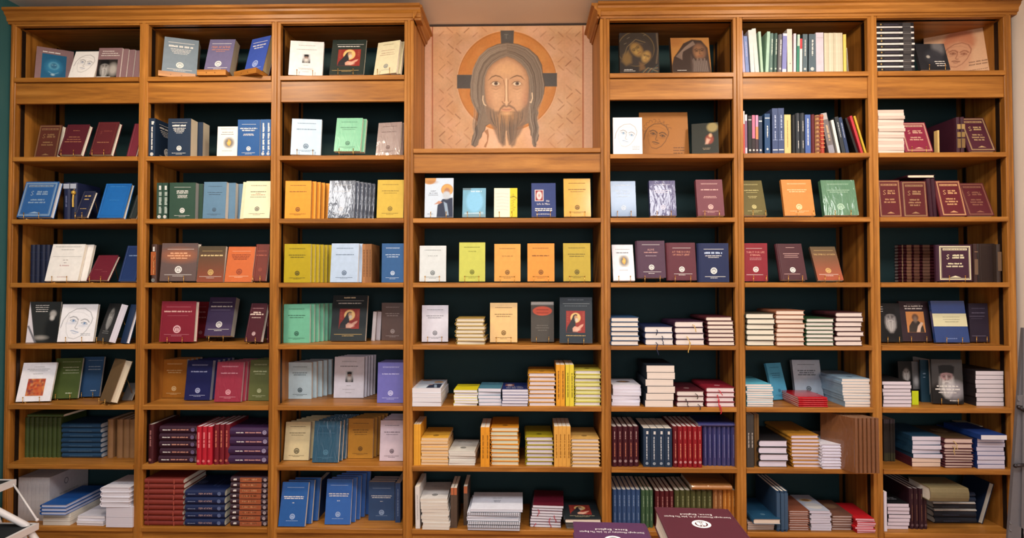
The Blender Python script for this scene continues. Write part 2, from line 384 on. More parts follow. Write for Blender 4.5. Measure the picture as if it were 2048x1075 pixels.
# cornice returns into the recess with the painting
def ret(xw, s, parent):
    pr = [(xw + s * -y * 1.0, z) for y, z in cornP[:9]] + [(xw, ZTOP + .056)]
    if s < 0: pr = pr[::-1]
    MB().prism(pr, 1, -.02, .255).build('cornice_return', wood('y'), parent)
ret(XE['c3'], 1, t1); ret(XE['b4'], -1, t2)
# middle bay
ZL = 1.984
XE['c3'] += .0004; XE['b4'] -= .0004
t3 = thing('bookcase', 'low middle bookcase under the painted face with a deep header board', 'bookcase', Matrix.Translation((0, 0, 0)))
bay(3, t3, True, range(2, 8))
x0, x1 = XE['c3'], XE['b4']
MB().box(x0, x1, DEEP - .004, DEEP + .008, 0, ZL - .02).build('back_panel', backm, t3)
MB().box(x0 + .0005, x1 - .0005, -.004, DEEP - .006, ZL - .018, ZL, .0015).build('top_board', wx, t3)
MB().box(x0, x1, .006, .02, 1.888, ZL - .018, .001).build('frieze_board', wx, t3)
MB().box(x0, x1, .004, .02, 0, RZ[7] - TH - .001).build('plinth', wx, t3)
# ---------------------------------------------------------------- the painted panel
def hairwave(c, pts, wd, col, a=.8, n=1): c.line(pts, wd, col, a, taper=True)
def painting():
    YP = .256; x0, x1 = XE['c3'], XE['b4']; z1 = zt; z0 = ZL
    W, H = x1 - x0, z1 - z0
    c = Canvas(W, H, .0021, '#cfa47c')
    # photo px -> canvas units
    pa, pb = at(846, 170, YP).x, at(1186, 170, YP).x; k = 1 / W; z0p = z0
    def P(px, py): q = at(px, py, YP); return ((q.x - x0) / W, (q.z - z0) / W)
    def S_(px): return px / (1150 / 2.556) / W
    Q = lambda l: [P(*p) for p in l]
    X = lambda x: P(x, 170)[0]
    r = random.Random(5)
    for i in range(260):                           # wandering wash tones of the ground
        u, v = r.uniform(.0, 1), r.uniform(0, c.h)
        c.ell(u, v, r.uniform(.02, .07), r.uniform(.02, .09), r.choice(['#e3b285', '#d19a68', '#e8bd98', '#dba57c', '#c98f5c', '#e6b79c']), .28, 14, r.uniform(-1, 1))
    # the cloth's lattice: short crossed strokes
    for i in range(-2, 22):
        for j in range(-1, 16):
            for sg in (-1, 1):
                px = 866 + i * 17.0 + r.uniform(-1.5, 1.5); py = 60 + j * 16.5 + (8.2 if i % 2 else 0) + r.uniform(-1.5, 1.5)
                sx = sg if (i + j) % 2 else sg
                a0, a1 = (px - 6, py + sg * 5.6), (px + 6, py - sg * 5.6)
                if sg != (1 if (i + 2 * j) % 4 in (0, 1) else -1): continue
                if not (868 < px < 1163) or not 54 < py < 292: continue
                if ((px - 1014) ** 2 / 110 ** 2 + (py - 165) ** 2 / 112 ** 2) < 1 or (940 < px < 1092 and py > 200): continue
                if r.random() < .12: continue
                L = r.uniform(.6, 1.05); m0 = ((a0[0] + a1[0]) / 2, (a0[1] + a1[1]) / 2)
                q0 = [(m0[0] + (p_[0] - m0[0]) * L, m0[1] + (p_[1] - m0[1]) * L) for p_ in (a0, a1)]
                c.line(Q(q0), S_(r.uniform(1.0, 2.0)), r.choice(['#9a5b30', '#8f5a38', '#b0764a']), r.uniform(.35, .85), soft=1.5)
    for lx in (914, 917.5, 1128): c.line(Q([(lx, 55), (lx + 1, 292)]), S_(1), '#c89a6a', .4)
    c.rect(0, X(862), 0, c.h, '#dcae92', .95); c.rect(X(1168), 1, 0, c.h, '#dcb296', .95)
    for lx in (865, 1166): c.line(Q([(lx, 52), (lx, 296)]), S_(2.0), '#a5482c', .9)
    # halo
    cx, cy = P(1014, 162); R = S_(100)
    c.ell(cx, cy, R * 1.012, R * 1.03, '#e9bd96', .9); c.ell(cx, cy, R, R * 1.02, '#cb8440')
    for i in range(70):
        a = r.uniform(0, 6.28); q = R * r.uniform(.72, .95); c.ell(cx + q * math.cos(a), cy + q * math.sin(a), .03, .012, r.choice(['#d59448', '#bd7634', '#c97c3c', '#d89a58']), .35, 8, a + 1.57)
    c.ringe(cx, cy, R * .985, R * 1.0, '#a8682f', .6)
    dk = '#45484a'
    for pts in ([(1001, 61), (1028, 61), (1027, 88), (1002, 88)], [(914, 149.5), (945, 149.5), (945, 177), (914, 177)], [(1082, 146), (1114, 146), (1114, 173), (1085, 173)]):
        c.poly(Q(pts), '#d8a56c'); q = [(x + (1.3 if x < 1014 else -1.3) * (1 if i in (0, 3) else -1) * (1 if x < 1014 else 1), y) for i, (x, y) in enumerate(pts)]
        c.poly(Q(pts), dk, .95)
    c.ell(*P(1014, 72), S_(9), S_(8), '#5a5b58', .5, 6)
    c.line(Q([(1009, 69), (1016, 69)]), S_(1.2), '#8a857c', .7); c.line(Q([(1012.5, 69), (1012.5, 77)]), S_(1.2), '#8a857c', .7)
    # hair mass
    hair, hd, hl = '#83705e', '#57483c', '#a08f7c'
    mass = [(1014, 85), (995, 88), (975, 97), (960, 111), (950, 128), (945, 150), (941, 172), (940, 190), (944, 205), (951, 216), (956, 226), (955, 238), (955, 248), (950, 256), (949, 264), (945, 272), (943, 282), (943, 290), (950, 294), (955, 290), (957, 281), (963, 274), (965, 266), (970, 260), (972, 252), (980, 247),
            (1014, 262), (1046, 250), (1057, 246), (1058, 254), (1061, 262), (1061, 270), (1066, 277), (1064, 286), (1067, 293), (1072, 294), (1072, 286), (1076, 280), (1078, 270), (1075, 262), (1078, 254), (1074, 244), (1073, 234), (1077, 226), (1073, 217), (1080, 206), (1088, 188), (1090, 168), (1086, 150), (1084, 130), (1075, 112), (1058, 97), (1036, 88)]
    c.poly(Q(mass), hd, 1, 1.4); m2 = [(1014 + (x - 1014) * .982 if y < 215 else x + (1.2 if x < 960 or 1014 < x < 1068 else -1.2), 190 + (y - 190) * .992) for x, y in mass]; c.poly(Q(m2), hair, .95, 2)
    c.poly(Q([(968, 262), (974, 270), (974, 282), (969, 290), (968, 294), (972, 295), (976, 283), (978, 270), (976, 258)]), '#9d6a42', .9)
    # strands: from the parting over the crown, down beside the face, into the wavy locks
    for i in range(54):
        f = i / 53 + r.uniform(-.01, .01)
        for s in (-1, 1):
            w_ = r.uniform(-1.5, 1.5); cxx = 1014
            inn, out_ = 1 - f, f
            pts = [(cxx + s * 1, 112 - 24 * out_), (cxx + s * (14 + 4 * out_), 117 - 27 * out_), (cxx + s * (28 + 10 * out_), 127 - 30 * out_), (cxx + s * (38 + 18 * out_), 140 - 27 * out_), (cxx + s * (44 + 24 * out_), 156 - 18 * out_), (cxx + s * (46 + 27 * out_), 176 - 8 * out_), (cxx + s * (46 + 26 * out_), 196), (cxx + s * (44 + 22 * out_) + w_, 212), (cxx + s * (42 + 17 * out_) + w_, 226)]
            c.line(Q(pts), S_(r.uniform(.7, 1.5)), r.choice([hl, hl, hd, '#8d7a68', '#66564a', '#a89886', '#6f5f52', '#4a3e35']), r.uniform(.45, .85), True, 1.2)
    for base, sgn, x1_ in ((957, -1, 949), (1068, 1, 1071)):
        for i in range(13):
            o_ = (i - 6) * 1.5; ph = r.uniform(-.3, .3); pts = []
            for k_ in range(12):
                g = k_ / 11; y = 214 + g * 76; amp = 3.2 * g; wd_ = 1 - .55 * g
                xx = base + (x1_ - base) * g + o_ * wd_ + amp * math.sin(g * 11 + ph + (0 if sgn < 0 else 1.5))
                pts.append((xx, y))
            c.line(Q(pts), S_(r.uniform(.9, 1.6)), r.choice([hl, hd, '#453a32', '#a39484']), .75, True, 1.2)
    # face
    skin = '#c99a72'
    face = [(1014, 113), (1000, 118), (985, 128), (975, 140), (970, 155), (969, 175), (971, 195), (975, 215), (982, 232), (992, 246), (1014, 262), (1036, 246), (1046, 232), (1053, 215), (1056, 195), (1058, 175), (1057, 155), (1052, 140), (1042, 128), (1028, 118)]
    c.poly(Q(face), '#a87c5a', 1, 3); f2 = [(1014 + (x - 1014) * .9, 185 + (y - 185) * .94) for x, y in face]; c.poly(Q(f2), skin, .95, 9)
    c.ell(*P(1014, 140), S_(22), S_(12), '#d9a878', .7, 14); c.ell(*P(992, 190), S_(11), S_(16), '#d6a780', .6, 14); c.ell(*P(1037, 190), S_(11), S_(16), '#d6a780', .6, 14)
    c.ell(*P(979, 200), S_(6), S_(18), '#b8805c', .4, 12); c.ell(*P(1050, 198), S_(6), S_(18), '#b5765a', .45, 12)
    for s, ex in ((-1, 991.5), (1, 1034)):         # eyes, brows
        c.line(Q([(ex - 15 * 1, 161 if s < 0 else 158), (ex - 8, 154), (ex, 151), (ex + 8, 153), (ex + 15, 160 if s > 0 else 158)]), S_(2.6), '#6f5138', .9, True)
        c.ell(*P(ex, 168), S_(12), S_(8), '#b98c68', .8, 8)
        c.line(Q([(ex - 11, 168), (ex - 5, 163.5), (ex + 3, 163), (ex + 10, 168)]), S_(1.8), '#5c4332', .95, True)
        c.ell(*P(ex, 167.5), S_(7.5), S_(3.8), '#e3cdb0'); c.ell(*P(ex + .5, 167), S_(4.0), S_(3.6), '#6a5242'); c.ell(*P(ex + .5, 167), S_(1.8), S_(1.8), '#3c2c24')
        c.line(Q([(ex - 8, 170.5), (ex, 172.5), (ex + 8, 170)]), S_(1.2), '#8b6648', .8, True)
        c.line(Q([(ex - 9, 176), (ex, 179), (ex + 8, 176)]), S_(1.6), '#a57c5a', .8, True); c.line(Q([(ex - 7, 183), (ex + 1, 185), (ex + 8, 181)]), S_(1.0), '#b08662', .6, True)
    c.line(Q([(1007, 160), (1010, 172), (1010.5, 190), (1009, 203)]), S_(1.8), '#9a6f50', .9); c.line(Q([(1016, 160), (1015.5, 180), (1016, 198), (1018, 205)]), S_(2.2), '#8d6446', .7)
    c.line(Q([(1012.5, 158), (1013, 204)]), S_(3), '#e8c49c', .9, soft=2); c.ell(*P(1013, 206), S_(4.5), S_(3.4), '#dcb087', .9, 3)
    c.line(Q([(1004, 203), (1006, 206), (1010, 207.5)]), S_(1.6), '#7d563e', .9); c.line(Q([(1016, 207.5), (1020, 206), (1022, 202)]), S_(1.6), '#7d563e', .9)
    c.line(Q([(966, 192), (965.5, 200), (968, 208), (972, 211)]), S_(2), '#e9cba6', .95); c.line(Q([(1064, 186), (1065, 196), (1062, 205), (1060, 204)]), S_(2), '#e9cba6', .95)
    # beard
    beard = [(973, 208), (978, 214), (990, 222), (1000, 222), (1014, 226), (1028, 222), (1040, 222), (1050, 214), (1056, 206), (1056, 226), (1052, 244), (1046, 256), (1040, 268), (1034, 276), (1030, 290), (1024, 294), (1018, 288), (1014, 270), (1011, 290), (1005, 293), (997, 284), (992, 270), (986, 256), (978, 242), (973, 226)]
    c.poly(Q(beard), '#7d6450', .88, 5)
    c.ell(*P(1013, 236), S_(18), S_(16), '#c08c58', .75, 12); c.ell(*P(981, 228), S_(6), S_(18), '#8c7460', .5, 9); c.ell(*P(1049, 226), S_(6), S_(18), '#8c7460', .5, 9)
    for i in range(130):
        f = r.uniform(-1, 1); y0 = 220 + 10 * (1 - abs(f)) + r.uniform(-6, 14); e = (274 if abs(f) > .6 else 291) - abs(f) * 24; x = 1013.5 + f * 36
        gx = 1013.5 + (f * 20 + (5 if f > 0 else -5))
        c.line(Q([(x, y0), (x - f * 2 + 1.5 * math.sin(i), (y0 + e) / 2), (gx, e)]), S_(r.uniform(.8, 1.7)), r.choice(['#6b5646', '#4c4036', '#a5825e', '#6f6052', '#93745a', '#54463c']), .6, True)
    c.line(Q([(1013, 262), (1012, 276), (1014, 292)]), S_(1.5), '#e2b58c', .9)
    c.line(Q([(997, 228), (1001, 217), (1008, 210.5), (1013, 212), (1018, 210.5), (1028, 216), (1036, 227)]), S_(5), '#80604a', .85, True, 2)
    c.ell(*P(1013, 209), S_(2), S_(3), '#d8b088', .8, 2)
    c.ell(*P(1013.5, 219.5), S_(10), S_(3.6), '#c98f6c', .95, 2); c.line(Q([(1004, 218), (1013, 219.3), (1023, 218)]), S_(1.1), '#8a5a44', .9)
    c.ell(*P(1013.5, 227), S_(8), S_(2.5), '#d9ab7c', .8, 5)
    c.grain(.05, 4, 3)
    t = thing('painted_panel', 'large painted icon of a bearded face with golden halo above the middle bookcase', 'painting', Matrix.Translation((x0, YP, z0)))
    MB().box(0, W, 0, .02, 0, H).build('board', simple('gesso_board', '#d2a67c', .9), t)
    c.build('painted_surface', W, H, lambda u, v: (u, -.0006, v), t)
painting()
# ---------------------------------------------------------------- books
CC = {}
def cover_mesh(kind, w, h, t, mat):
    key = (kind, round(w, 4), round(h, 4), round(t, 4), mat.name)
    if key in CC: return CC[key]
    b = (.0026 if t > .03 else .0017) if kind == 'h' else .0007
    b = min(b, t * .3); bl = .0035 if kind == 'h' else .0004; j = .007 if kind == 'h' else .0015
    if kind == 'h':
        out = [(w, 0), (j + .003, 0), (j, .0008), (j - .003, 0), (.001, t * .04), (-bl, t * .3), (-bl - .0006, t * .5), (-bl, t * .7), (.001, t * .96), (j - .003, t), (j, t - .0008), (j + .003, t), (w, t)]
        inn = [(w, b), (j + .003, b), (j, b), (j - .002, b), (.003, t * .12 + b * .5), (b - bl, t * .3), (b - bl - .0006, t * .5), (b - bl, t * .7), (.003, t * .88 - b * .5), (j - .002, t - b), (j, t - b), (j + .003, t - b), (w, t - b)]
    else:
        out = [(w, 0), (j, 0), (0, 0), (0, t), (j, t), (w, t)]; inn = [(w, b), (j, b), (b, b), (b, t - b), (j, t - b), (w, t - b)]
    n = len(out); vs = [(x, 0, z) for x, z in out] + [(x, h, z) for x, z in out] + [(x, 0, z) for x, z in inn] + [(x, h, z) for x, z in inn]
    fs = []
    for i in range(n - 1):
        fs += [(i, i + 1, n + i + 1, n + i), (2 * n + i, 3 * n + i, 3 * n + i + 1, 2 * n + i + 1), (i, 2 * n + i, 2 * n + i + 1, i + 1), (n + i, n + i + 1, 3 * n + i + 1, 3 * n + i)]
    fs += [(0, n, 3 * n, 2 * n), (n - 1, 3 * n - 1, 4 * n - 1, 2 * n - 1)]
    me = bpy.data.meshes.new('cover'); me.from_pydata(vs, [], fs); me.materials.append(mat); me.update()
    CC[key] = me; return me
def pages_mesh(kind, w, h, t, mat):
    key = ('pg', kind, round(w, 4), round(h, 4), round(t, 4), mat.name)
    if key in CC: return CC[key]
    if kind == 'h': b, m_ = min(.0026 if t > .03 else .0017, t * .3), .0022
    else: b, m_ = min(.0007, t * .3), .0004
    x0, x1, y0, y1, z0, z1 = b, w - m_, m_, h - m_, b, t - b
    cv = .0022 if kind == 'h' else 0
    zs = [z0, z0 + (z1 - z0) * .2, (z0 + z1) / 2, z1 - (z1 - z0) * .2, z1]; ox = [0, -cv * .7, -cv, -cv * .7, 0]
    pr = [(x1 + o, z) for o, z in zip(ox, zs)] if cv else [(x1, z0), (x1, z1)]
    prof = [(x0, z0)] + pr + [(x0, z1)]
    mb = MB().prism(prof, 1, y0, y1)
    me = bpy.data.meshes.new('pages'); me.from_pydata(mb.v, [], mb.f); me.materials.append(mat); me.update()
    CC[key] = me; return me
def frame(o, ex, ey, ez):
    M = Matrix.Identity(4)
    for i in range(3): M[i][0], M[i][1], M[i][2], M[i][3] = ex[i], ey[i], ez[i], o[i]
    return M
CUR = {}
ORD = ['zeroth', 'first', 'second', 'third', 'fourth', 'fifth', 'sixth', 'seventh', 'eighth', 'ninth', 'tenth', 'eleventh', 'twelfth', 'thirteenth', 'fourteenth', 'fifteenth', 'sixteenth', 'seventeenth', 'eighteenth']
BN = ['first bay', 'second bay', 'third bay', 'middle bay', 'fifth bay', 'sixth bay', 'seventh bay']
SN = ['top shelf', 'second shelf', 'third shelf', 'fourth shelf', 'fifth shelf', 'sixth shelf', 'seventh shelf', 'bottom shelf']
USED = {}
def A(bay_, row): CUR.update(b=bay_, r=row, z=RZ[row], x0=XE[BAYS[bay_][0]], x1=XE[BAYS[bay_][1]])
def place(): return SN[CUR['r']] + ', ' + BN[CUR['b']]
def lab(desc):
    s = desc + ', ' + place(); n = len(s.replace(',', '').split())
    if n > 16: print('LONG', n, s)
    if s in USED: print('DUP', s)
    USED[s] = 1; return s
def shortd(t, n=7):
    w_ = t.replace(',', '').split()[:n]
    while w_[-1] in ('with', 'a', 'an', 'page', 'cream', 'behind', 'the', 'on', 'in', 'and', 'of', 'thin', 'its', 'facing', 'turned', 'slightly', 'over', 'by', 'near', 'lying', 'far', 'to', 'large', 'small', 'white', 'red', 'dark', 'blue', 'drawn', 'one', 'grey', 'faint', 'back', 'pale', 'raised', 'titled', 'tilted', 'orange', 'partly', 'shading', 'haloed', 'gilt', 'bright', 'stamped', 'glowing', 'silver', 'framed', 'colour', 'clear', 'mother', 'copper'): w_ = w_[:-1]
    return ' '.join(w_)
NB = [0, 0]
KN = {'h': 'hardback_book', 'p': 'paperback_book', 's': 'spiral_bound_book', 'c': 'display_card'}
def book(kind, w, h, t, M, col, label, page='#efe6d6', fin='m', front=None, spine=None, group=None, pic=None, ribbon=None, name=None):
    k = 'h' if kind == 'h' else 'p'
    NB[k == 'h'] += 1
    name = name or ('wrapped_book' if fin == 'w' else 'booklet' if 'booklet' in label else 'bound_volume' if 'volume' in label else None)
    root = thing(name or KN[kind], label, 'book', M, group)
    link('cover', cover_mesh(k, w, h, t, cmat(col, fin)), root); link('pages', pages_mesh(k, w, h, t, pmat(page)), root)
    if front:
        zf = t + .0004; d, e = Draw(), Draw()
        for op in front:
            o = op[0]
            if o == 't': d.text(w * (op[5] if len(op) > 5 else .5), h * op[1], h * op[2], op[3], op[4], w * .86)
            elif o == 'd': d.dash(w * (op[5] if len(op) > 5 else .5), h * op[1], w * op[2], h * op[3], op[4], int(h * op[1] * 1e4))
            elif o == 'e': e.emblem(w * .5, h * op[1], w * op[2], op[3])
            elif o == 'r': d.rect(w * op[1], w * op[2], h * op[3], h * op[4], op[5])
            elif o == 'b':                          # printed border frame
                q, th_, ink = op[1] * w, op[2] * w, op[3]
                d.rect(q, w - q, q, q + th_, ink); d.rect(q, w - q, h - q - th_, h - q, ink); d.rect(q, q + th_, q + th_, h - q - th_, ink); d.rect(w - q - th_, w - q, q + th_, h - q - th_, ink)
            elif o == 'tri': d.add([(w * (.5 - op[2]), h * op[1]), (w * (.5 + op[2]), h * op[1]), (w * .5, h * (op[1] + .05))], [(0, 1, 2)], op[3])
        d.build('lettering', lambda u, v: (u, v, zf), root, inkmat); e.build('emblem', lambda u, v: (u, v, zf), root, inkmat)
    if pic:
        u0, u1, v0, v1, fn = pic; W_, H_ = w * (u1 - u0), h * (v1 - v0)
        c = Canvas(W_, H_, .0019, '#888888'); fn(c); c.grain(.03, int(w * 1e5) % 97, 2)
        zq = t + .00025
        c.build('picture', W_, H_, lambda u, v: (w * u0 + u, h * v0 + v, zq), root)
    if spine:
        xs = -.0047 if k == 'h' else -.0005; d, e = Draw(), Draw()
        for op in spine:
            if op[0] == 'd': d.dash(h * op[1], t * (op[5] if len(op) > 5 else .42), h * op[2], t * op[3], op[4], int(h * op[1] * 1e4))
            elif op[0] == 't': d.text(h * op[1], t * .5 - t * op[2] / 2, t * op[2], op[3], op[4], h * .8)
            elif op[0] == 'e': e.emblem(h * op[1], t * .5, t * op[2], op[3])
            elif op[0] == 'r': d.rect(h * op[1], h * op[2], t * .06, t * .94, op[3])
        f_ = lambda u, v: (xs, h - u, v) if not CUR.get('flip') else (xs, u, t - v)
        d.build('spine_lettering', f_, root, inkmat); e.build('spine_emblem', f_, root, inkmat)
    if ribbon:
        rc, xr, L = ribbon; pts = []; r = random.Random(int(xr * 1e4) + len(label)); mbv, n = [], 6; x = w * xr
        for i in range(n + 1):
            f = i / n; x += r.uniform(-.003, .004); y = -.011 - .002 * math.sin(f * 3.1); z = t * .5 - f * L
            if i == 0: y = .004
            mbv += [(x - .0017, y, z), (x + .0017, y, z), (x + .0017, y - .0005, z), (x - .0017, y - .0005, z)]
        fs = []
        for i in range(n):
            for j in range(4): fs.append((4 * i + j, 4 * i + (j + 1) % 4, 4 * i + 4 + (j + 1) % 4, 4 * i + 4 + j))
        mesh('ribbon', mbv, fs + [(0, 3, 2, 1), (4 * n, 4 * n + 1, 4 * n + 2, 4 * n + 3)], cmat(rc, 'm'), root)
    return root
brass = None
def stand(P0, u, W, lean, desc, off=None, T=.02, hp=.024):
    """small wire easel: two ball-tipped pegs before the book, feet and a back strut. P0: front bottom edge start of the book, u along it."""
    global brass
    if brass is None: brass = simple('brass_wire', '#c9994f', .3, metal=1, noise=.05)
    v = Vector((-u.y, u.x, 0)); c = P0 + u * (W * (.5 if off is None else off)); c.z = CUR['z']
    M = frame(c, u, v, ZA); s = min(.031, W * .27); r = .0012
    t = thing('book_stand', lab(desc), 'stand', M)
    for q in (-s, s):
        mb = MB().tube([(q, .0, .0014), (q, -.009, .0014), (q, -.0095, .006), (q, -.0095, hp)], r, 6); mb.ball((q, -.0095, hp + .001), .0026, 6, 4)
        mb.build('peg', brass, t, smooth=True)
    y1 = T + .012; hb = .10; yb = y1 + math.tan(max(lean, .12)) * hb * 1.0 + .004
    mb = MB().tube([(-s, 0, .0014), (-s * .9, y1, .0014), (-s * .35, yb, hb), (s * .35, yb, hb), (s * .9, y1, .0014), (s, 0, .0014)], r, 6)
    mb.build('frame', brass, t, smooth=True)
    MB().tube([(0, yb, hb), (0, min(yb + .035, .24 - c.y), .0016)], r, 6).build('back_strut', brass, t, smooth=True)
def depth_of(px, yb, z):
    P = Vector((at(px, yb, 0).x, 0, z)); return max(-.012, min(.24, soly(P, YA, yb)))
def fc(x0, x1, yt, T, col, desc, yb=None, d=.02, lean=14, yaw=0, k='p', ds=None, st=0, fin='m', page='#efe6d6', pic=None, back=0, step=(.006, .02), lift=0, bcol=None, bdesc=None, ribbon=None, spine=None, off=None, bl=None):
    """a book facing out: x0,x1 photo columns of its bottom front edge, yt of its top, T thickness in metres"""
    z = CUR['z']; lean_, yaw_ = math.radians(lean), math.radians(yaw)
    if st: lift = max(lift, .004)
    zl = z + lift + T * math.sin(lean_) + .0005
    if yb is not None: d = depth_of((x0 + x1) / 2, yb, zl)
    P = Vector((0, d, zl)); P = P + XA * solx(P, XA, x0)
    u = Vector((math.cos(yaw_), math.sin(yaw_), 0)); v = Vector((-math.sin(yaw_), math.cos(yaw_), 0))
    up = ZA * math.cos(lean_) + v * math.sin(lean_); n = u.cross(up)
    W = solx(P, u, x1); H = soly(P, up, yt)
    M = frame(P - n * T, u, up, n)
    book(k, W, H, T, M, col, lab(desc), page, fin, ds, spine, None, pic, ribbon)
    if st: stand(P, u, W, lean_, 'brass wire easel holding the ' + shortd(desc), off, T)
    for i in range(back):
        l2 = lean_ if bl is None else math.radians(bl); sy = max(step[1], T / math.cos(lean_) + .0008)
        o = P - n * T + Vector((step[0] * (i + 1) + random.uniform(-.001, .001), sy * (i + 1), 0))
        up2 = ZA * math.cos(l2) + v * math.sin(l2)
        n2 = u.cross(up2)
        if l2 != lean_: o = Vector((o.x, o.y, z + .0005))
        if o.y + H * math.sin(l2) > .262: break
        book(k, W, H * random.uniform(.995, 1), T, frame(o, u, up2, n2), bcol or col, lab('%s, %s copy behind it' % (bdesc or desc.split(' with ')[0].split(' showing ')[0], ORD[i + 1])), page, fin, group=None)
    return W, H, d
def sp(x0, x1, yt, n, cols, desc, Wd=.14, d=.012, yb=None, k='h', spine=None, page='#ece2d0', fin='m', lean=0, lift=0, cov=None, front=None, jy=.004, jh=.0, rowname=None, flip=False, out='spine', yaw=0):
    """n upright books side by side, spines out, between photo columns x0 and x1"""
    z = CUR['z'] + lift; 
    if yb is not None: d = depth_of((x0 + x1) / 2, yb, z)
    P = Vector((0, d, z)); A0 = P + XA * solx(P, XA, x0); A1 = P + XA * solx(P, XA, x1)
    H = soly((A0 + A1) / 2, ZA, yt); T = (A1.x - A0.x) / n; l = math.radians(lean)
    if lean: H = H / math.cos(l)
    cols = cols if isinstance(cols, list) else [cols]
    CUR['flip'] = flip
    for i in range(n):
        ya = math.radians(yaw); fw = Vector((-math.sin(ya), math.cos(ya), 0)); up = Vector((math.sin(l), 0, math.cos(l))); right = fw.cross(up)
        h = H * (1 + random.uniform(-jh, 0)); ww = min(Wd, .262 - d - jy)
        o = Vector((A0.x + i * T, d + random.uniform(0, jy), z + (abs(T * math.sin(l)) if l > 0 else 0)))
        ds = desc if n == 1 else '%s, %s of %s in its row' % (desc, ORD[i + 1], SMALL[n])
        tt = T * .975 * (math.cos(l) if lean else 1)
        if out == 'fore': Mx = frame(o + fw * ww + right * tt, -fw, up, -right)
        else: Mx = frame(o, fw, up, right)
        if yaw: Mx.translation.y = d + i * T * math.sin(ya) * .0
        book(k, ww, h, tt, Mx, cols[i % len(cols)], lab(ds), page, fin, front, spine, rowname)
    CUR['flip'] = False
SMALL = ['none', 'one', 'two', 'three', 'four', 'five', 'six', 'seven', 'eight', 'nine', 'ten', 'eleven', 'twelve', 'thirteen', 'fourteen', 'fifteen', 'sixteen']
def stk(x0, x1, yt, n, col, desc, edge='tail', L=None, yb=None, d=.01, k='h', page='#efe6d6', fin='m', front=None, spine=None, jx=.003, jy=.004, ja=1.0, lift=0, thick=None, pic=None, ribbon=None, cols=None, name='stack', topdesc=None, skew=0.0, ribs=None):
    """n books lying flat on one another; the edge named faces the room"""
    z = CUR['z'] + lift
    if yb is not None: d = depth_of((x0 + x1) / 2, yb, z)
    P = Vector((0, d, z)); A0 = P + XA * solx(P, XA, x0); A1 = P + XA * solx(P, XA, x1); span = A1.x - A0.x
    Ht = soly((A0 + A1) / 2, ZA, yt); T = Ht / n
    if edge in ('tail', 'head'): w, h = span, L or span * 1.42
    else: h, w = span, L or span * .7
    z_ = z; r = random.Random(int(x0 * 7 + CUR['r']))
    for i in range(n):
        ang = math.radians(r.uniform(-ja, ja)); ox, oy = r.uniform(-jx, jx) + skew * i, r.uniform(0, jy)
        c, s_ = math.cos(ang), math.sin(ang); X_, Y_ = Vector((c, s_, 0)), Vector((-s_, c, 0))
        t = T * (thick[i] * n / sum(thick) if thick else 1); o = Vector((A0.x + ox, d + oy, z_))
        if edge == 'tail': M = frame(o, X_, Y_, ZA)
        elif edge == 'head': M = frame(o + X_ * w + Y_ * h, -X_, -Y_, ZA)
        elif edge == 'spine': M = frame(o + X_ * h, Y_, -X_, ZA)
        else: M = frame(o + Y_ * w, -Y_, X_, ZA)
        top = i == n - 1
        nm = ('%s, %s in the %s' % (desc, 'lowest' if i == 0 else ORD[i + 1] + ' up', name)) if not top else ((topdesc or desc) + (', topmost of the ' + name if n > 1 else ''))
        ci = (cols[i % len(cols)] if cols else col)
        rb = None
        if ribs and i in ribs: rb = ribs[i]
        book(k, w, h, t * .985, M, ci, lab(nm), page if not isinstance(page, list) else page[i % len(page)], fin, front if top else None, spine, None, pic if top else None, rb)
        z_ += t
    return z_ - CUR['z'], d
def wstand(x0, x1, d, yaw, desc, lean=16, W=None, T=.045):
    z = CUR['z']; ya = math.radians(yaw); P = Vector((0, d, z)); P = P + XA * solx(P, XA, x0)
    u = Vector((math.cos(ya), math.sin(ya), 0)); v = Vector((-math.sin(ya), math.cos(ya), 0)); W = W or solx(P, u, x1)
    t = thing('book_stand', lab(desc), 'stand', frame(P, u, v, ZA)); wm = wood('x', 1.05); l = math.radians(lean)
    a = .022                                        # ledge height
    MB().prism([(-.03, .0), (.03, .0), (.03, a - .01), (-.03, a)][::1], 0, 0, W).build('ledge', wm, t)
    q = lambda y, h: (y + h * math.tan(l), a - .01 + h)
    y0 = .024 + T; MB().prism([(y0, .0), (y0 + .01, .0), (y0 + .01 + .12 * math.tan(l), .13), (y0 + .12 * math.tan(l), .13)], 0, W * .15, W * .85).build('backrest', wm, t)
    MB().box(W * .12, W * .2, .03, y0, 0, .008).build('foot_rail', wm, t); MB().box(W * .8, W * .88, .03, y0, 0, .008).build('foot_rail', wm, t)
    mb = MB()
    for k_ in (.33, .62): mb.tube([(W * k_, -.0312, a * .45), (W * k_, -.0295, a * .45)], .0022, 8)
    mb.build('dowel_plug', wood('x', .55), t)
# cover layouts
G, Wt, Gd, Dk, Cu = '#8d8f8c', '#e6e2dc', '#c9a765', '#3c3a38', '#d88a58'
def E1(ink=Wt, title=None, tink=None, n=2, ev=.24, er=.10, up=.87, th=.028, low=True, sub=0, tv=.70, bars=True):
    o = [('d', up, .62, .014, ink)]
    v = tv
    if title:
        for t_ in title: o.append(('t', v, th * 1.35, t_, tink or ink)); v -= .075
    else:
        for i in range(n): o.append(('d', v, .66 - .12 * (i % 2), th, tink or ink)); v -= .055
    for i in range(sub): o.append(('d', v, .5 - .06 * i, .014, tink or ink)); v -= .035
    o.append(('e', ev, er, ink))
    if low: o += [('d', .115, .62, .013, ink), ('d', .085, .28, .012, ink)]
    if bars: o += [('r', .18, .82, .893, .897, ink)]
    return o
def E2(ink=Dk, title=None, **k): return E1(ink, title, th=k.pop('th', .02), n=k.pop('n', 2), bars=False, er=k.pop('er', .09), **k)
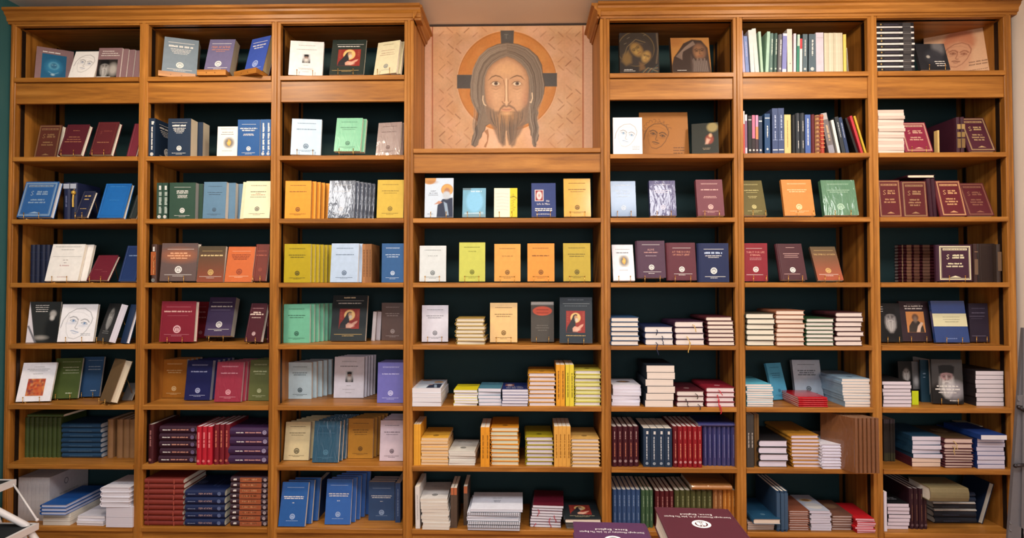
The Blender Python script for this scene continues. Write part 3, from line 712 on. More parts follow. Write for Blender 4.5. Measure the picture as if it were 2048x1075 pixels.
def SER(ink=Gd, lines=3):                          # the gold framed series with a tall initial
    o = [('b', .04, .03, ink), ('b', .085, .008, ink)]
    o += [('r', .14, .86, .845, .90, ink), ('d', .857, .68, .030, '#5a1c26')]
    o += [('t', .60, .135, 'S', ink, .30), ('d', .685, .34, .045, ink, .60), ('d', .62, .38, .05, ink, .61)]
    for i in range(lines): o.append(('d', .46 - .075 * i, .42 + .1 * (i % 2), .04, ink))
    o += [('tri', .10, .17, ink)]
    return o
# ---------------------------------------------------------------- pictures on covers
def face_lines(c, col='#4d6f9e', bg='#f1eeec', cx=.5, cy=.6, s=.5, dark='#55585f', grad=None):
    if bg: c.rect(-1, 2, -1, 9, bg)
    t = math.radians(-14); ct, st = math.cos(t), math.sin(t)
    R = lambda l: [(cx + (x * ct - y * st) * s, cy + (x * st + y * ct) * s) for x, y in l]
    c.line(R([(-.82, -.55), (-.84, -.1), (-.7, .38), (-.36, .72), (.08, .86), (.48, .72), (.72, .4), (.74, .1)]), .017, dark, .75)   # veil
    c.line(R([(-.62, .42), (-.3, .56), (.1, .6), (.5, .46)]), .009, dark, .35)
    for q in (-1, 1):
        ox = .33 * q + .04
        c.line(R([(ox - .24, .13), (ox - .08, .25), (ox + .1, .24), (ox + .24, .14)]), .024, dark, .85, soft=1.6)
        c.line(R([(ox - .18, .0), (ox - .06, .08), (ox + .08, .08), (ox + .18, .0)]), .016, dark, .85)
        c.line(R([(ox - .17, -.01), (ox, -.07), (ox + .16, -.01)]), .011, col, .8)
        c.ell(*R([(ox + .01, .02)])[0], .07 * s, .055 * s, col, .95, 1.5); c.ell(*R([(ox, -.14)])[0], .2 * s, .05 * s, col, .3, 5)
    c.line(R([(-.04, .16), (-.01, -.1), (-.05, -.34), (.03, -.42), (.12, -.38)]), .015, dark, .75)
    c.line(R([(-.2, -.58), (-.06, -.55), (.06, -.57), (.24, -.58)]), .021, col, .85, soft=1.5); c.line(R([(-.1, -.67), (.04, -.7), (.16, -.66)]), .015, col, .6)
    c.line(R([(.72, .1), (.64, -.35), (.44, -.75), (.14, -1.0), (-.18, -1.0)]), .015, dark, .65); c.line(R([(-.62, .3), (-.6, -.3), (-.4, -.75), (-.18, -1.0)]), .012, dark, .4)
    c.line(R([(-.84, -.1), (-.8, -.7), (-.62, -1.15)]), .01, dark, .3)
def saint(c, bg='#8e2f28'):                        # half figure with halo and open hand on red
    h = c.h; c.rect(-1, 2, -1, 9, bg)
    for i in range(6): c.line([(.06, h * (.9 - i * .08)), (.12, h * (.9 - i * .08))], .012, '#c98a6a', .5); c.line([(.88, h * (.9 - i * .06)), (.94, h * (.9 - i * .06))], .012, '#c98a6a', .5)
    c.ell(.5, h * .68, .27, .27, '#d9a866'); c.ell(.5, h * .68, .25, .25, '#e2b878')
    c.poly([(.0, 0), (.06, h * .25), (.2, h * .45), (.3, h * .62), (.38, h * .80), (.5, h * .86), (.6, h * .82), (.56, h * .7), (.5, h * .5), (.5, h * .3), (.62, 0)], '#2b2a2e')
    c.ell(.53, h * .68, .09, .13, '#b98a64', 1, 2, .3); c.ell(.55, h * .58, .08, .10, '#c9bba8', 1, 2)
    c.poly([(.36, h * .05), (.34, h * .2), (.45, h * .3), (.62, h * .26), (.78, h * .36), (.92, h * .4), (.88, h * .3), (.74, h * .18), (.6, h * .04)], '#cf9a84'); c.ell(.62, h * .15, .13, .07, '#dcb09c', .8, 3)
def gold_heart(c):
    c.rect(-1, 2, -1, 9, '#f0ece6'); c.ell(.5, c.h * .5, .46, c.h * .46, '#8d8a86', 1, 8); c.ell(.5, c.h * .5, .34, c.h * .36, '#6b665e', .8, 10)
    c.poly([(.38, c.h * .3), (.3, c.h * .5), (.42, c.h * .62), (.4, c.h * .8), (.55, c.h * .78), (.68, c.h * .6), (.66, c.h * .4), (.55, c.h * .2)], '#e0a548'); c.ell(.5, c.h * .5, .08, .1, '#f0c878', .8, 4)
def bearded(c, bg='#17191c', cx=.5, cy=.6, s=.34, hat=True, tone='#8c8986'):
    c.rect(-1, 2, -1, 9, bg); h = c.h; y = cy * h; r = random.Random(int(cx * 100 + s * 1000))
    c.poly([(cx - s * 2.2, y - s * 2.6), (cx - s * 1.5, y - s * .9), (cx - s * .6, y - s * .4), (cx + s * .6, y - s * .4), (cx + s * 1.5, y - s * .9), (cx + s * 2.2, y - s * 2.6)], '#0e0f11', .9, 8)
    c.ell(cx, y + s * .02, s * .56, s * .74, tone, 1, 4); c.ell(cx + s * .2, y + s * .0, s * .3, s * .6, '#5c5856', .45, 9)
    c.poly([(cx - s * .62, y + s * .1), (cx - s * .7, y - s * .6), (cx - s * .6, y - s * 1.3), (cx - s * .15, y - s * 1.9), (cx + s * .2, y - s * 1.9), (cx + s * .62, y - s * 1.25), (cx + s * .68, y - s * .6), (cx + s * .6, y + s * .1), (cx + s * .3, y - s * .3), (cx - s * .3, y - s * .3)], '#a8a5a2', .92, 6)
    for i in range(44):
        f = r.uniform(-1, 1); c.line([(cx + f * s * .5, y - s * (.3 - .3 * abs(f))), (cx + f * s * .6, y - s * .9), (cx + f * s * .35, y - s * r.uniform(1.3, 1.8))], s * .03, r.choice(['#d2d0cc', '#7a7674', '#5c5856', '#bebbb8']), .6, True, 1.5)
    if hat: c.poly([(cx - s * .66, y + s * .4), (cx - s * .74, y + s * 1.15), (cx - s * .3, y + s * 1.25), (cx + s * .4, y + s * 1.25), (cx + s * .74, y + s * 1.1), (cx + s * .66, y + s * .4), (cx, y + s * .52)], '#0e0f11', 1, 2)
    for q in (-.24, .24):
        c.line([(cx + (q - .15) * s, y + s * .24), (cx + q * s, y + s * .3), (cx + (q + .15) * s, y + s * .22)], s * .06, '#3a3634', .8, soft=2); c.ell(cx + q * s, y + s * .12, s * .12, s * .06, '#2c2928', .9, 2)
    c.line([(cx - .02 * s, y + .2 * s), (cx + .02 * s, y - .16 * s)], s * .1, '#c4bfba', .6, soft=3); c.line([(cx - s * .09, y - s * .2), (cx + s * .1, y - s * .2)], s * .05, '#4a4644', .8, soft=2)
    c.line([(cx - s * .32, y - s * .46), (cx, y - s * .3), (cx + s * .32, y - s * .46)], s * .13, '#c8c5c2', .8, soft=3); c.line([(cx - s * .14, y - s * .47), (cx + s * .14, y - s * .47)], s * .06, '#5c4644', .8)
def priest_photo(c):
    bearded(c, '#c9cdd2', .5, .55, .42, True, '#b57d66'); c.ell(.5, c.h * .33, .2, .17, '#d9d5d0', .9, 4)
def bluefresco(c):
    c.rect(-1, 2, -1, 9, '#1c5d84'); h = c.h; c.ell(.5, h * .5, .34, .4, '#2f7ba3', .9, 8); c.ell(.5, h * .55, .22, .22, '#5ea3bf', .8, 4); c.ell(.5, h * .55, .13, .16, '#2c668a', .9, 3)
    for q in (-.06, .06): c.ell(.5 + q, h * .58, .03, .015, '#9cc6d6', .9)
    c.ell(.48, h * .2, .07, .06, '#b9d3dc', .8, 3); c.line([(.3, h * .3), (.5, h * .22), (.7, h * .3)], .03, '#7fb2c8', .7)
def flowers(c):
    r = random.Random(3); c.rect(-1, 2, -1, 9, '#c96a3a'); h = c.h
    for i in range(60): c.ell(r.random(), r.random() * h, r.uniform(.03, .11), r.uniform(.03, .1), r.choice(['#9e2f26', '#d98a48', '#b5402c', '#e0a868', '#6b3a4a', '#c25838']), .8, 3)
def bw_elder(c): bearded(c, '#24201f', .36, .62, .3); c.ell(.8, c.h * .45, .22, .3, '#b8b2ac', .8, 9); c.rect(0, .7, 0, .07, '#cfcac4', .8)
def iface(c, cx, cy, s, rot, base, hi, dk, flip=1):
    """a small painted face turned by rot: cheek, brow, eyes, nose and mouth"""
    ct, st = math.cos(rot), math.sin(rot); R = lambda l: [(cx + (x * flip * ct - y * st) * s, cy + (x * flip * st + y * ct) * s) for x, y in l]
    c.ell(cx, cy, s * .72, s, base, 1, 5, rot); q = R([(-.1, -.1)])[0]; c.ell(q[0], q[1], s * .48, s * .74, hi, .75, 10, rot)
    q = R([(-.25, -.35)])[0]; c.ell(q[0], q[1], s * .2, s * .2, hi, .7, 6)
    for ex in (-.32, .26):
        c.line(R([(ex - .2, .22), (ex, .34), (ex + .2, .24)]), s * .09, dk, .85, soft=2); q = R([(ex, .1)])[0]; c.ell(q[0], q[1], s * .16, s * .08, dk, .9, 2, rot)
        c.line(R([(ex - .15, -.02), (ex + .15, -.02)]), s * .05, dk, .4, soft=2)
    c.line(R([(-.02, .3), (.0, -.1), (-.06, -.3), (.1, -.32)]), s * .08, dk, .7, soft=2); c.line(R([(-.2, -.56), (.0, -.53), (.2, -.57)]), s * .1, '#6c3420', .85, soft=2)
def icon_embrace(c):
    c.rect(-1, 2, -1, 9, '#241d1a'); h = c.h
    c.ell(.42, h * .6, .46, .5, '#2c241c', .9, 6); c.ringe(.42, h * .6, .455, .47, '#7a6238', .6)
    c.poly([(.02, .28 * h), (.1, .55 * h), (.24, .78 * h), (.48, .9 * h), (.72, .78 * h), (.86, .5 * h), (.8, .3 * h), (.5, .2 * h), (.2, .18 * h)], '#2f2722', 1, 4)
    c.line([(.08, .36 * h), (.2, .66 * h), (.42, .84 * h), (.66, .76 * h)], .012, '#8a7448', .6); c.line([(.14, .34 * h), (.26, .62 * h), (.44, .76 * h), (.6, .72 * h)], .01, '#6b5838', .6)
    c.poly([(.06, h * .3), (.1, h * .46), (.22, h * .55), (.3, h * .42), (.3, h * .26), (.16, h * .2)], '#6f552c', .85, 7)
    iface(c, .44, h * .59, .2, .62, '#6b4f28', '#94763e', '#1e1610'); iface(c, .68, h * .41, .15, -.35, '#7c5c30', '#a8884c', '#241a10')
    c.poly([(.5, .28 * h), (.6, .24 * h), (.66, .1 * h), (.5, .06 * h)], '#66492a', .8, 5)
    for i in range(9): c.line([(.56 + .03 * i, h * .02), (.7 + .02 * i, h * (.14 - .004 * i)), (.96, h * (.02 + i * .022))], .01, ['#3f5a54', '#a08454', '#5c2a26', '#2c3c3a'][i % 4], .8)
    c.line([(.93, .25 * h), (.985, .6 * h), (.96, .97 * h)], .03, '#6c5a44', .7, soft=3)
    for p in ((.12, .72), (.2, .86), (.62, .93)): c.line([(p[0], p[1] * h), (p[0] + .06, (p[1] + .03) * h)], .01, '#8a7c68', .6)
def icon_elder(c):
    c.rect(-1, 2, -1, 9, '#9a6a34'); h = c.h; c.ell(.1, h * .9, .2, .15, '#8a5426', .6, 9)
    c.poly([(.0, 0), (.0, .2 * h), (.06, .42 * h), (.2, .62 * h), (.34, .84 * h), (.55, .95 * h), (.8, .92 * h), (.95, .7 * h), (.97, .3 * h), (1, 0)], '#33251f', 1, 2)
    iface(c, .74, h * .6, .24, .06, '#5c4030', '#8a6242', '#1e1410')
    c.poly([(.5, .5 * h), (.6, .3 * h), (.72, .42 * h), (.86, .4 * h), (.95, .25 * h), (.95, 0), (.5, 0)], '#4c3c36', .9, 5)
    for i in range(26):
        a = i / 25; c.line([(.58 + a * .05, (.9 - .1 * a) * h), (.38 - a * .1, (.74 - .16 * a) * h), (.12 + a * .16, (.46 - .1 * a) * h)], .009, ['#7c685c', '#4c3a32', '#8f7c6e'][i % 3], .65, soft=1.5)
        c.line([(.54 + a * .38, (.36 + .04 * math.sin(i)) * h), (.56 + a * .36, .2 * h), (.54 + a * .4, .02 * h)], .009, ['#84766e', '#4f403a', '#9a8c82'][i % 3], .6, soft=1.5)
    c.line([(.34, .84 * h), (.2, .62 * h), (.06, .42 * h)], .014, '#1f1612', .8)
def gold_face(c):
    c.rect(-1, 2, -1, 9, '#a06628'); face_lines(c, '#3c2a1c', None, .36, c.h * .5, .3, '#3a2818')
    r = random.Random(4)
    for i in range(10):
        a = math.radians(15 + i * 17); q = (.36 + .27 * math.cos(a), c.h * .56 + .25 * math.sin(a)); c.line([(q[0] + .035 * math.cos(t), q[1] + .035 * math.sin(t)) for t in [k * .9 + i for k in range(5)]], .009, '#3a2818', .7)
def terra_face(c):
    h = c.h; c.rect(-1, 2, -1, 9, '#dcae88'); c.ell(.5, h * .7, .24, h * .24, '#c9805c', .8, 10); c.ell(.5, h * .45, .18, h * .3, '#d39c78', .9, 9)
    face_lines(c, '#8a4f38', None, .48, h * .5, .24, '#9a5c42'); c.poly([(.28, .7 * h), (.34, .88 * h), (.52, .95 * h), (.68, .86 * h), (.7, .62 * h), (.5, .72 * h)], '#c27450', .6, 6)
def sermonphoto(c):
    h = c.h; c.rect(-1, 2, -1, 9, '#2a2c2c'); c.ell(.8, h * .3, .25, .5, '#16181a', 1, 9); c.ell(.78, h * .7, .1, .12, '#a8a4a0', 1, 4); c.ell(.76, h * .6, .07, .08, '#c9c6c2', .9, 4); c.ell(.45, h * .12, .2, .07, '#a5a09a', .8, 5)
def saint_blue(c):
    h = c.h; c.rect(-1, 2, -1, 9, '#c5d3e2'); c.ell(.15, h * .98, .24, .2, '#c08a4c', 1, 2); c.ell(.2, h * .9, .2, .06, '#a87446', .8, 4)
    c.ell(.78, h * .7, .21, .21, '#b9864a'); c.ell(.78, h * .7, .19, .19, '#cf9c58'); c.poly([(.42, 0), (.45, h * .3), (.62, h * .46), (.98, h * .5), (1, 0)], '#2a3247'); c.ell(.78, h * .66, .1, .13, '#a8785a', 1, 3); c.ell(.76, h * .56, .14, .14, '#b9c0c8', 1, 4)
    c.poly([(.33, h * .33), (.5, h * .42), (.62, h * .38), (.52, h * .34)], '#b9846a'); c.poly([(.66, h * .4), (.75, h * .05), (.85, h * .05), (.78, h * .35)], '#9db3c8', .8)
def orange_saint(c):
    h = c.h; c.rect(-1, 2, -1, 9, '#d08a4e'); c.ell(.5, h * .72, .18, .2, '#6b4a38', 1, 3); c.poly([(.08, 0), (.12, h * .3), (.32, h * .55), (.68, h * .55), (.9, h * .3), (.95, 0)], '#3c332e'); c.ell(.5, h * .62, .1, .16, '#8a7464', 1, 4)
    c.poly([(.5, h * .02), (.6, h * .3), (.8, h * .5), (.92, h * .45), (.75, h * .2), (.7, h * .02)], '#d8b8a0')
def hymn(c):
    h = c.h; c.rect(-1, 2, -1, 9, '#e8e3c8'); c.rect(.68, 1.1, -1, 9, '#d9c52c')
    for i in range(6): c.line([(.08 + .03 * math.sin(i), h * (.25 + i * .11)), (.35, h * (.27 + i * .11)), (.62, h * (.24 + i * .11))], .022, '#9ba3b0', .8)
    for i in range(7): c.line([(.74, h * (.2 + i * .09)), (.88 + .05 * math.sin(i * 2), h * (.24 + i * .09)), (.8, h * (.27 + i * .09))], .02, '#8a7c1e', .8)
    c.line([(.7, h * .68), (.85, h * .72), (.97, h * .65)], .03, '#3c3c14', .9)
def light_blue(c):
    h = c.h; c.rect(-1, 2, -1, 9, '#6fa3bc'); c.ell(.52, h * .55, .36, h * .38, '#7fbbdc', 1, 5); c.rect(0, .35, h * .93, 2, '#55646a', .8); c.rect(0, 1, 0, h * .1, '#7d9298', .7)
    for i in range(6): c.line([(.1, h * (.1 + .01 * i)), (.4, h * .13), (.9, h * (.1 + .015 * i))], .012, '#c9d9de', .6)
def orange_oval(c):
    h = c.h; c.rect(-1, 2, -1, 9, '#4c4740'); c.ell(.5, h * .77, .42, .2, '#c9563c'); c.rect(0, 1, h * .93, 2, '#c9c6c0', .8, 4)
    for i in range(2): c.line([(.25, h * (.80 - i * .08)), (.75, h * (.80 - i * .08))], .03, '#8a3322', .9)
def mother(c):
    h = c.h; c.rect(-1, 2, -1, 9, '#2c2f2a'); c.ell(.78, h * .85, .2, .2, '#9a8a5c', .9, 5); c.ell(.68, h * .5, .16, .2, '#3a2420', 1, 3); c.ell(.66, h * .45, .15, .19, '#8a4438', 1, 4); c.ell(.7, h * .58, .06, .08, '#c9a07c', 1, 3); c.poly([(.5, h * .3), (.56, h * .5), (.7, h * .45), (.6, h * .3)], '#c9a08c', .9, 3)
def brownglow(c, a='#4c4039', b='#a8532c'):
    h = c.h; A_, B_ = np.array(lin(a)), np.array(lin(b)); f = np.clip(1 - c.Y / h, 0, 1)[..., None] ** 1.3; c.C = A_ * (1 - f) + B_ * f
def midglow(c):
    h = c.h; c.rect(-1, 2, -1, 9, '#63514e'); c.ell(.5, h * .68, .35, .13, '#b5683c', .9, 22)
def yellowglow(c): brownglow(c, '#d9a440', '#d9a440')
# ---------------------------------------------------------------- the stock, bay by bay
def S1(ink=Wt, e=True, t=None, h=.26): return [('t', .38, .34, t, ink) if t else ('d', .36, .42, h, ink)] + ([('e', .9, .24, ink)] if e else [])
FULL = (0, 1, 0, 1)
def full(fn): return (.0, 1, .0, 1, fn)
NV, MR, PU, CR = '#1c2a4a', '#4a1220', '#3c2040', '#8e1f30'
# ---- first bay
A(0, 0)
fc(68, 143, 92, .006, '#86696c', 'mauve square booklet with a blue icon on it', d=.03, yaw=30, lean=14, pic=(.16, .82, .08, .82, bluefresco), ds=[('d', .86, .5, .03, Wt, .42)])
fc(135.5, 187, 103, .012, '#ece7e2', 'white paperback with a drawn face on it', lean=18, pic=(.02, .98, .02, .98, lambda c: face_lines(c, '#5a6c94', cy=.72, s=.46, dark='#3c4048')))
fc(191, 238, 96, .008, '#84666a', 'mauve paperback with a dark photograph of an elder', lean=8, pic=(.02, .86, .03, .62, bw_elder), ds=[('d', .88, .5, .022, Wt, .42), ('d', .81, .7, .022, Wt, .5), ('d', .74, .8, .022, Wt, .52)], back=4, step=(.0205, .008), bdesc='mauve paperback', page='#e6dcd8')
A(0, 1)
fc(66, 112, 250, .022, '#5a2c22', 'brown hardback with a gilt initial', d=.055, lean=12, k='h', ds=SER('#8d6a48', 2))
fc(115, 161, 249, .02, '#521622', 'maroon hardback with faint gilt lines', d=.004, lean=20, k='h', st=1, ds=[('d', .78, .3, .02, '#a06a4c'), ('d', .56, .5, .03, '#a06a4c'), ('d', .48, .6, .025, '#a06a4c'), ('d', .40, .75, .03, '#a06a4c')])
fc(177.5, 221, 244, .02, '#561a20', 'maroon hardback with a stamped frame', d=.004, lean=19, k='h', st=1, ds=[('b', .08, .01, '#7a3b32'), ('t', .62, .1, 'S', '#7a3b32', .3), ('d', .7, .4, .03, '#7a3b32', .6), ('d', .35, .55, .025, '#a06a4c')])
fc(253, 271, 247, .012, '#6a1e2e', 'maroon hardback half hidden by the upright', d=.01, lean=18, k='h')
A(0, 2)
fc(32, 100.5, 363, .02, '#2b5c98', 'large blue hardback with a silver frame and initial', d=.002, lean=16, k='h', st=1, ds=SER('#8aa3bd', 2), page='#d8dce4')
sp(126, 154, 365, 2, '#1a2244', 'navy hardback with a silver label', d=.05, Wd=.13, spine=[('r', .03, .16, '#aeb4c4'), ('d', .5, .3, .2, '#6a7294')])
fc(148, 173, 382, .014, '#171c3c', 'small navy hardback on its brass easel', d=.004, lean=24, k='h', st=1, ds=[('b', .07, .012, '#6a6658'), ('d', .78, .5, .05, Gd), ('d', .66, .4, .04, Gd), ('d', .3, .5, .02, Gd)])
fc(193, 246, 367, .018, '#1560a8', 'bright blue hardback with a blind stamped frame', d=.006, lean=19, k='h', ds=[('b', .08, .01, '#0f4c88'), ('d', .9, .6, .03, '#2f78bb'), ('d', .5, .4, .02, '#2f78bb')])
fc(258, 271, 389, .012, '#232a2a', 'dark green hardback half hidden by the upright', d=.012, lean=24, k='h')
A(0, 3)
sp(58, 98, 489, 4, '#141d38', 'dark navy hardback', d=.06, Wd=.13, spine=[('r', .2, .205, '#3a4668'), ('r', .4, .405, '#3a4668'), ('r', .8, .805, '#3a4668')])
fc(89, 155, 488, .012, '#efeae4', 'white paperback with a French title', lean=15, st=1, ds=[('d', .92, .8, .014, G), ('d', .84, .4, .014, G), ('r', .08, .96, .66, .664, '#777777'), ('t', .55, .04, 'sa vie', '#5a3c3c'), ('t', .48, .04, 'est', '#5a3c3c'), ('t', .40, .045, 'la mienne', '#a8404c'), ('d', .1, .3, .014, '#b07070')], back=1, step=(.022, .018), bdesc='white paperback')
fc(173, 214, 510, .014, '#641426', 'small maroon hardback lying far back on its easel', d=.006, lean=32, k='h', st=1, ds=[('d', .4, .4, .02, '#8c4c4c', .35), ('d', .32, .3, .02, '#8c4c4c', .7)])
fc(236, 271, 491, .016, '#152c5c', 'navy hardback with a thin frame', d=.004, lean=20, k='h', ds=[('b', .08, .01, '#3f5788'), ('d', .7, .5, .03, '#7f94b8')])
A(0, 4)
fc(51, 114, 603, .008, '#2c2e2e', 'black square booklet with a photograph of a seated elder', yb=685, yaw=8, lean=8, pic=full(lambda c: (sermonphoto(c), c.poly([(0, 0), (.28, 0), (0, c.h)], '#d8d4da'), c.poly([(0, .4 * c.h), (.05, .42 * c.h), (.34, 0), (.27, 0)], '#6b6a72'))), ds=[('d', .9, .45, .018, Wt, .42), ('d', .85, .45, .018, Wt, .42), ('d', .8, .4, .018, Wt, .42), ('d', .75, .4, .018, Wt, .42)])
fc(114, 186, 608, .012, '#f0eef2', 'white square paperback with a blue drawn face', yb=683, yaw=6, lean=12, st=1, pic=full(lambda c: face_lines(c, '#3f74a8', '#efedf0', .5, .58, .5)), ds=[('d', .2, .28, .016, '#8a8f99', .76), ('d', .16, .28, .016, '#8a8f99', .76)])
fc(193, 217, 606, .026, '#1b1c1f', 'black book with a bearded face and thick page block', yb=680, yaw=-32, lean=17, st=1, pic=full(lambda c: bearded(c, '#1a1c1e', .5, .7, .3, False)), page='#dad8e4', ds=[('d', .25, .5, .02, G), ('d', .2, .5, .02, G)])
fc(240, 252, 608, .014, '#1d3354', 'navy book turned away with white page edges showing', yb=685, yaw=-30, lean=14, k='h', page='#e6e4ea')
A(0, 5)
fc(31, 99.5, 725, .008, '#ecebf0', 'white paperback with a red and orange flower picture', yb=803, yaw=8, lean=16, st=1, pic=(.24, .76, .14, .58, flowers), ds=[('d', .88, .3, .012, G), ('d', .82, .7, .014, G), ('d', .78, .55, .012, G), ('d', .7, .3, .012, G)])
fc(101, 155, 716, .010, '#4a5a28', 'olive green paperback with white title lines', yb=797, yaw=8, lean=12, st=1, ds=[('d', .9, .7, .012, '#a8ae8c', .6), ('d', .76, .6, .018, '#c9ccb0', .6), ('d', .69, .5, .018, '#c9ccb0', .65), ('d', .62, .6, .014, '#c9ccb0', .62), ('d', .12, .25, .02, '#d8dac0', .65)])
fc(156, 198, 713, .010, '#2c5078', 'blue paperback with pale title lines', yb=793, yaw=6, lean=12, st=1, ds=[('d', .9, .7, .012, '#8fa6bd', .6), ('d', .74, .6, .018, '#b6c6d4', .6), ('d', .67, .6, .018, '#b6c6d4', .6), ('d', .14, .3, .02, '#c6d2dc', .7)])
fc(198, 220, 716, .03, '#6b5236', 'brown hardback turned with its cream page edges showing', yb=800, yaw=-28, lean=19, k='h', st=1, page='#dccfb6')
fc(243, 262, 765, .008, '#6c6866', 'grey booklet slumped against the upright', yb=799, yaw=0, lean=34)
A(0, 6)
sp(48, 121, 834, 8, '#3c4a20', 'olive green hardback', yb=914, Wd=.14, spine=[('r', .12, .125, '#5a6a3c'), ('r', .9, .905, '#5a6a3c')], jy=.003)
zt_ = soly(Vector((at(85, 834, .03).x, .03, RZ[6])), ZA, 834) + .001
stk(56, 127, 827.5, 1, '#3f4c26', 'olive green hardback lying across the upright green row', edge='spine', L=.13, d=.03, lift=zt_, jx=0, jy=0)
stk(123, 201, 846, 7, '#1f3f5c', 'blue cloth hardback', edge='spine', L=.12, yb=915.5, spine=[('d', .5, .6, .1, '#5c7a94')], page='#c6cad0')
sp(213, 225, 838, 1, '#8e6844', 'tan hardback standing beside the blue stack', yb=915, Wd=.15, d=.02)
sp(232, 269.5, 838, 3, '#8e6844', 'tan hardback', yb=915, Wd=.15)
A(0, 7)
sp(35, 98, 954, 8, '#b9b3b4', 'white tall paperback', yb=1041, Wd=.21, k='p', page='#c9c2c0', front=[('t', .7, .14, 'Ορες', '#5a5a60', .5), ('d', .5, .5, .03, G)], spine=[('d', .5, .7, .1, '#a8a2a4')], jy=.002)
z2, d2 = stk(85, 139, 1026, 3, '#cfc9bf', 'white thin paperback', edge='tail', L=.2, yb=1050, k='p', page='#e6e0d4', jx=.002, name='low stack')
stk(81, 131, 1008, 3, '#14509a', 'blue large hardback', edge='tail', L=.215, yb=1050, lift=z2, page='#c6cce4', jx=.001, jy=.001, name='trio')
stk(153, 208, 1031, 4, '#d6d2dc', 'white stapled booklet', edge='tail', L=.15, yb=1050, k='p', page='#eeeaee', ja=3, name='loose pile')
z2, d2 = stk(211, 264.5, 1013, 2, '#d4d0da', 'white thick paperback', edge='tail', L=.15, yb=1054, k='p', page='#d9d4de', jx=.001, name='pair')
stk(201, 258, 974, 4, '#e2dfe8', 'white hardback', edge='tail', L=.15, yb=1054, lift=z2, page='#dedae2', jx=.002, name='white stack', front=[('d', .3, .4, .03, G)])
# ---- second bay
A(1, 0)
fc(323, 393, 73, .045, '#7e8c98', 'thick grey blue book with white title on a wooden rest', d=.03, yaw=20, lean=15, lift=.017, ds=[('r', .12, .88, .86, .872, Wt), ('d', .74, .72, .05, Wt), ('d', .68, .6, .016, Wt), ('d', .64, .56, .016, Wt), ('d', .60, .5, .016, Wt), ('d', .56, .4, .014, Wt), ('e', .25, .11, Wt), ('r', .14, .86, .125, .135, Wt), ('d', .09, .35, .014, Wt)], page='#d8cfae', fin='f')
wstand(320, 394, .012, 20, 'low wooden book rest under the grey blue book')
fc(407, 459, 79, .04, '#6c6688', 'thick mauve purple book with copper title on a wooden rest', d=.03, yaw=0, lean=17, lift=.017, ds=[('r', .12, .88, .86, .872, Wt), ('t', .73, .055, 'ΠΕΡΙ ΑΓΑΠΗΣ', Cu), ('d', .67, .7, .02, Cu), ('d', .62, .35, .016, Cu), ('e', .25, .13, Wt), ('r', .12, .88, .125, .135, Wt), ('d', .085, .3, .014, Wt)], page='#c9b99a', fin='f')
wstand(402, 459, .012, 0, 'low wooden book rest under the mauve purple book', T=.04)
fc(487, 525, 79, .035, '#3a52a8', 'thick royal blue book with white title on a wooden rest', d=.05, yaw=-22, lean=15, lift=.017, ds=[('r', .12, .88, .86, .872, Wt), ('d', .76, .7, .035, Wt), ('d', .69, .5, .03, Wt), ('e', .25, .15, '#9fb0e0'), ('r', .14, .86, .12, .13, '#9fb0e0')], page='#b9a47c', fin='f')
wstand(480, 524, .035, -22, 'low wooden book rest under the royal blue book')
A(1, 1)
navyf = [('r', .16, .84, .885, .892, Wt), ('d', .79, .62, .045, Wt), ('d', .73, .56, .022, Wt), ('d', .685, .5, .022, Wt), ('d', .645, .4, .018, Wt), ('d', .61, .28, .014, Wt), ('e', .21, .11, Wt), ('d', .075, .62, .012, Wt), ('d', .045, .28, .01, Wt)]
sp(296, 309.5, 236, 1, '#1a2b42', 'thick navy book showing its spine', d=.006, Wd=.15, k='p', spine=[('d', .13, .1, .4, Wt), ('d', .52, .6, .2, Wt), ('e', .93, .25, Wt)], front=navyf)
fc(335, 380.5, 237, .05, '#1a2b42', 'thick navy book facing out with white title', d=.004, lean=1, ds=navyf, back=1, step=(.020, .053), bdesc='thick navy book', page='#e9dcc0')
fc(433.5, 474, 253, .01, '#e9e4dc', 'cream paperback with a golden figure in a grey oval', d=.006, lean=3, ds=[('d', .92, .7, .014, G), ('d', .8, .55, .016, Dk), ('d', .73, .65, .016, Dk), ('d', .17, .5, .014, G)], pic=(.3, .86, .26, .64, gold_heart))
blu = [('r', .18, .82, .865, .872, Wt), ('d', .74, .78, .03, Wt), ('d', .685, .6, .03, Wt), ('d', .59, .45, .018, Wt), ('d', .56, .5, .018, Wt), ('e', .2, .1, Wt), ('d', .08, .6, .012, Wt), ('d', .05, .3, .01, Wt)]
fc(474.6, 519, 239, .022, '#1b5290', 'blue book with white title facing out', d=.004, lean=1, ds=blu)
sp(519.6, 541, 238, 2, '#2a5a94', 'blue book showing its spine', d=.006, Wd=.14, k='p', spine=[('d', .5, .8, .36, Wt), ('e', .93, .28, Wt)])
A(1, 2)
sp(312, 334, 365, 2, '#2c463a', 'dark green book showing its spine', d=.006, Wd=.14, k='p', spine=[('d', .14, .12, .4, Wt), ('d', .55, .6, .5, '#a8b4ac'), ('e', .93, .3, Wt)])
fc(338, 390, 365, .024, '#2f4a3c', 'dark green book with white title facing out', d=.004, lean=1, ds=[('r', .18, .82, .868, .875, Wt), ('d', .75, .45, .032, Wt), ('d', .70, .45, .03, Wt), ('d', .64, .38, .018, Wt), ('d', .61, .36, .018, Wt), ('d', .575, .38, .018, Wt), ('e', .23, .1, Wt), ('d', .085, .6, .012, Wt), ('d', .055, .25, .01, Wt)], back=1, step=(.016, .006), bdesc='dark green book', page='#a8a8a6')
fc(405, 450, 363.5, .024, '#5d7f9a', 'steel blue paperback facing out', d=.004, lean=4, ds=E2('#44586a', n=2), page='#e9dfd2', back=3, step=(.028, .018), bdesc='steel blue paperback', bl=2)
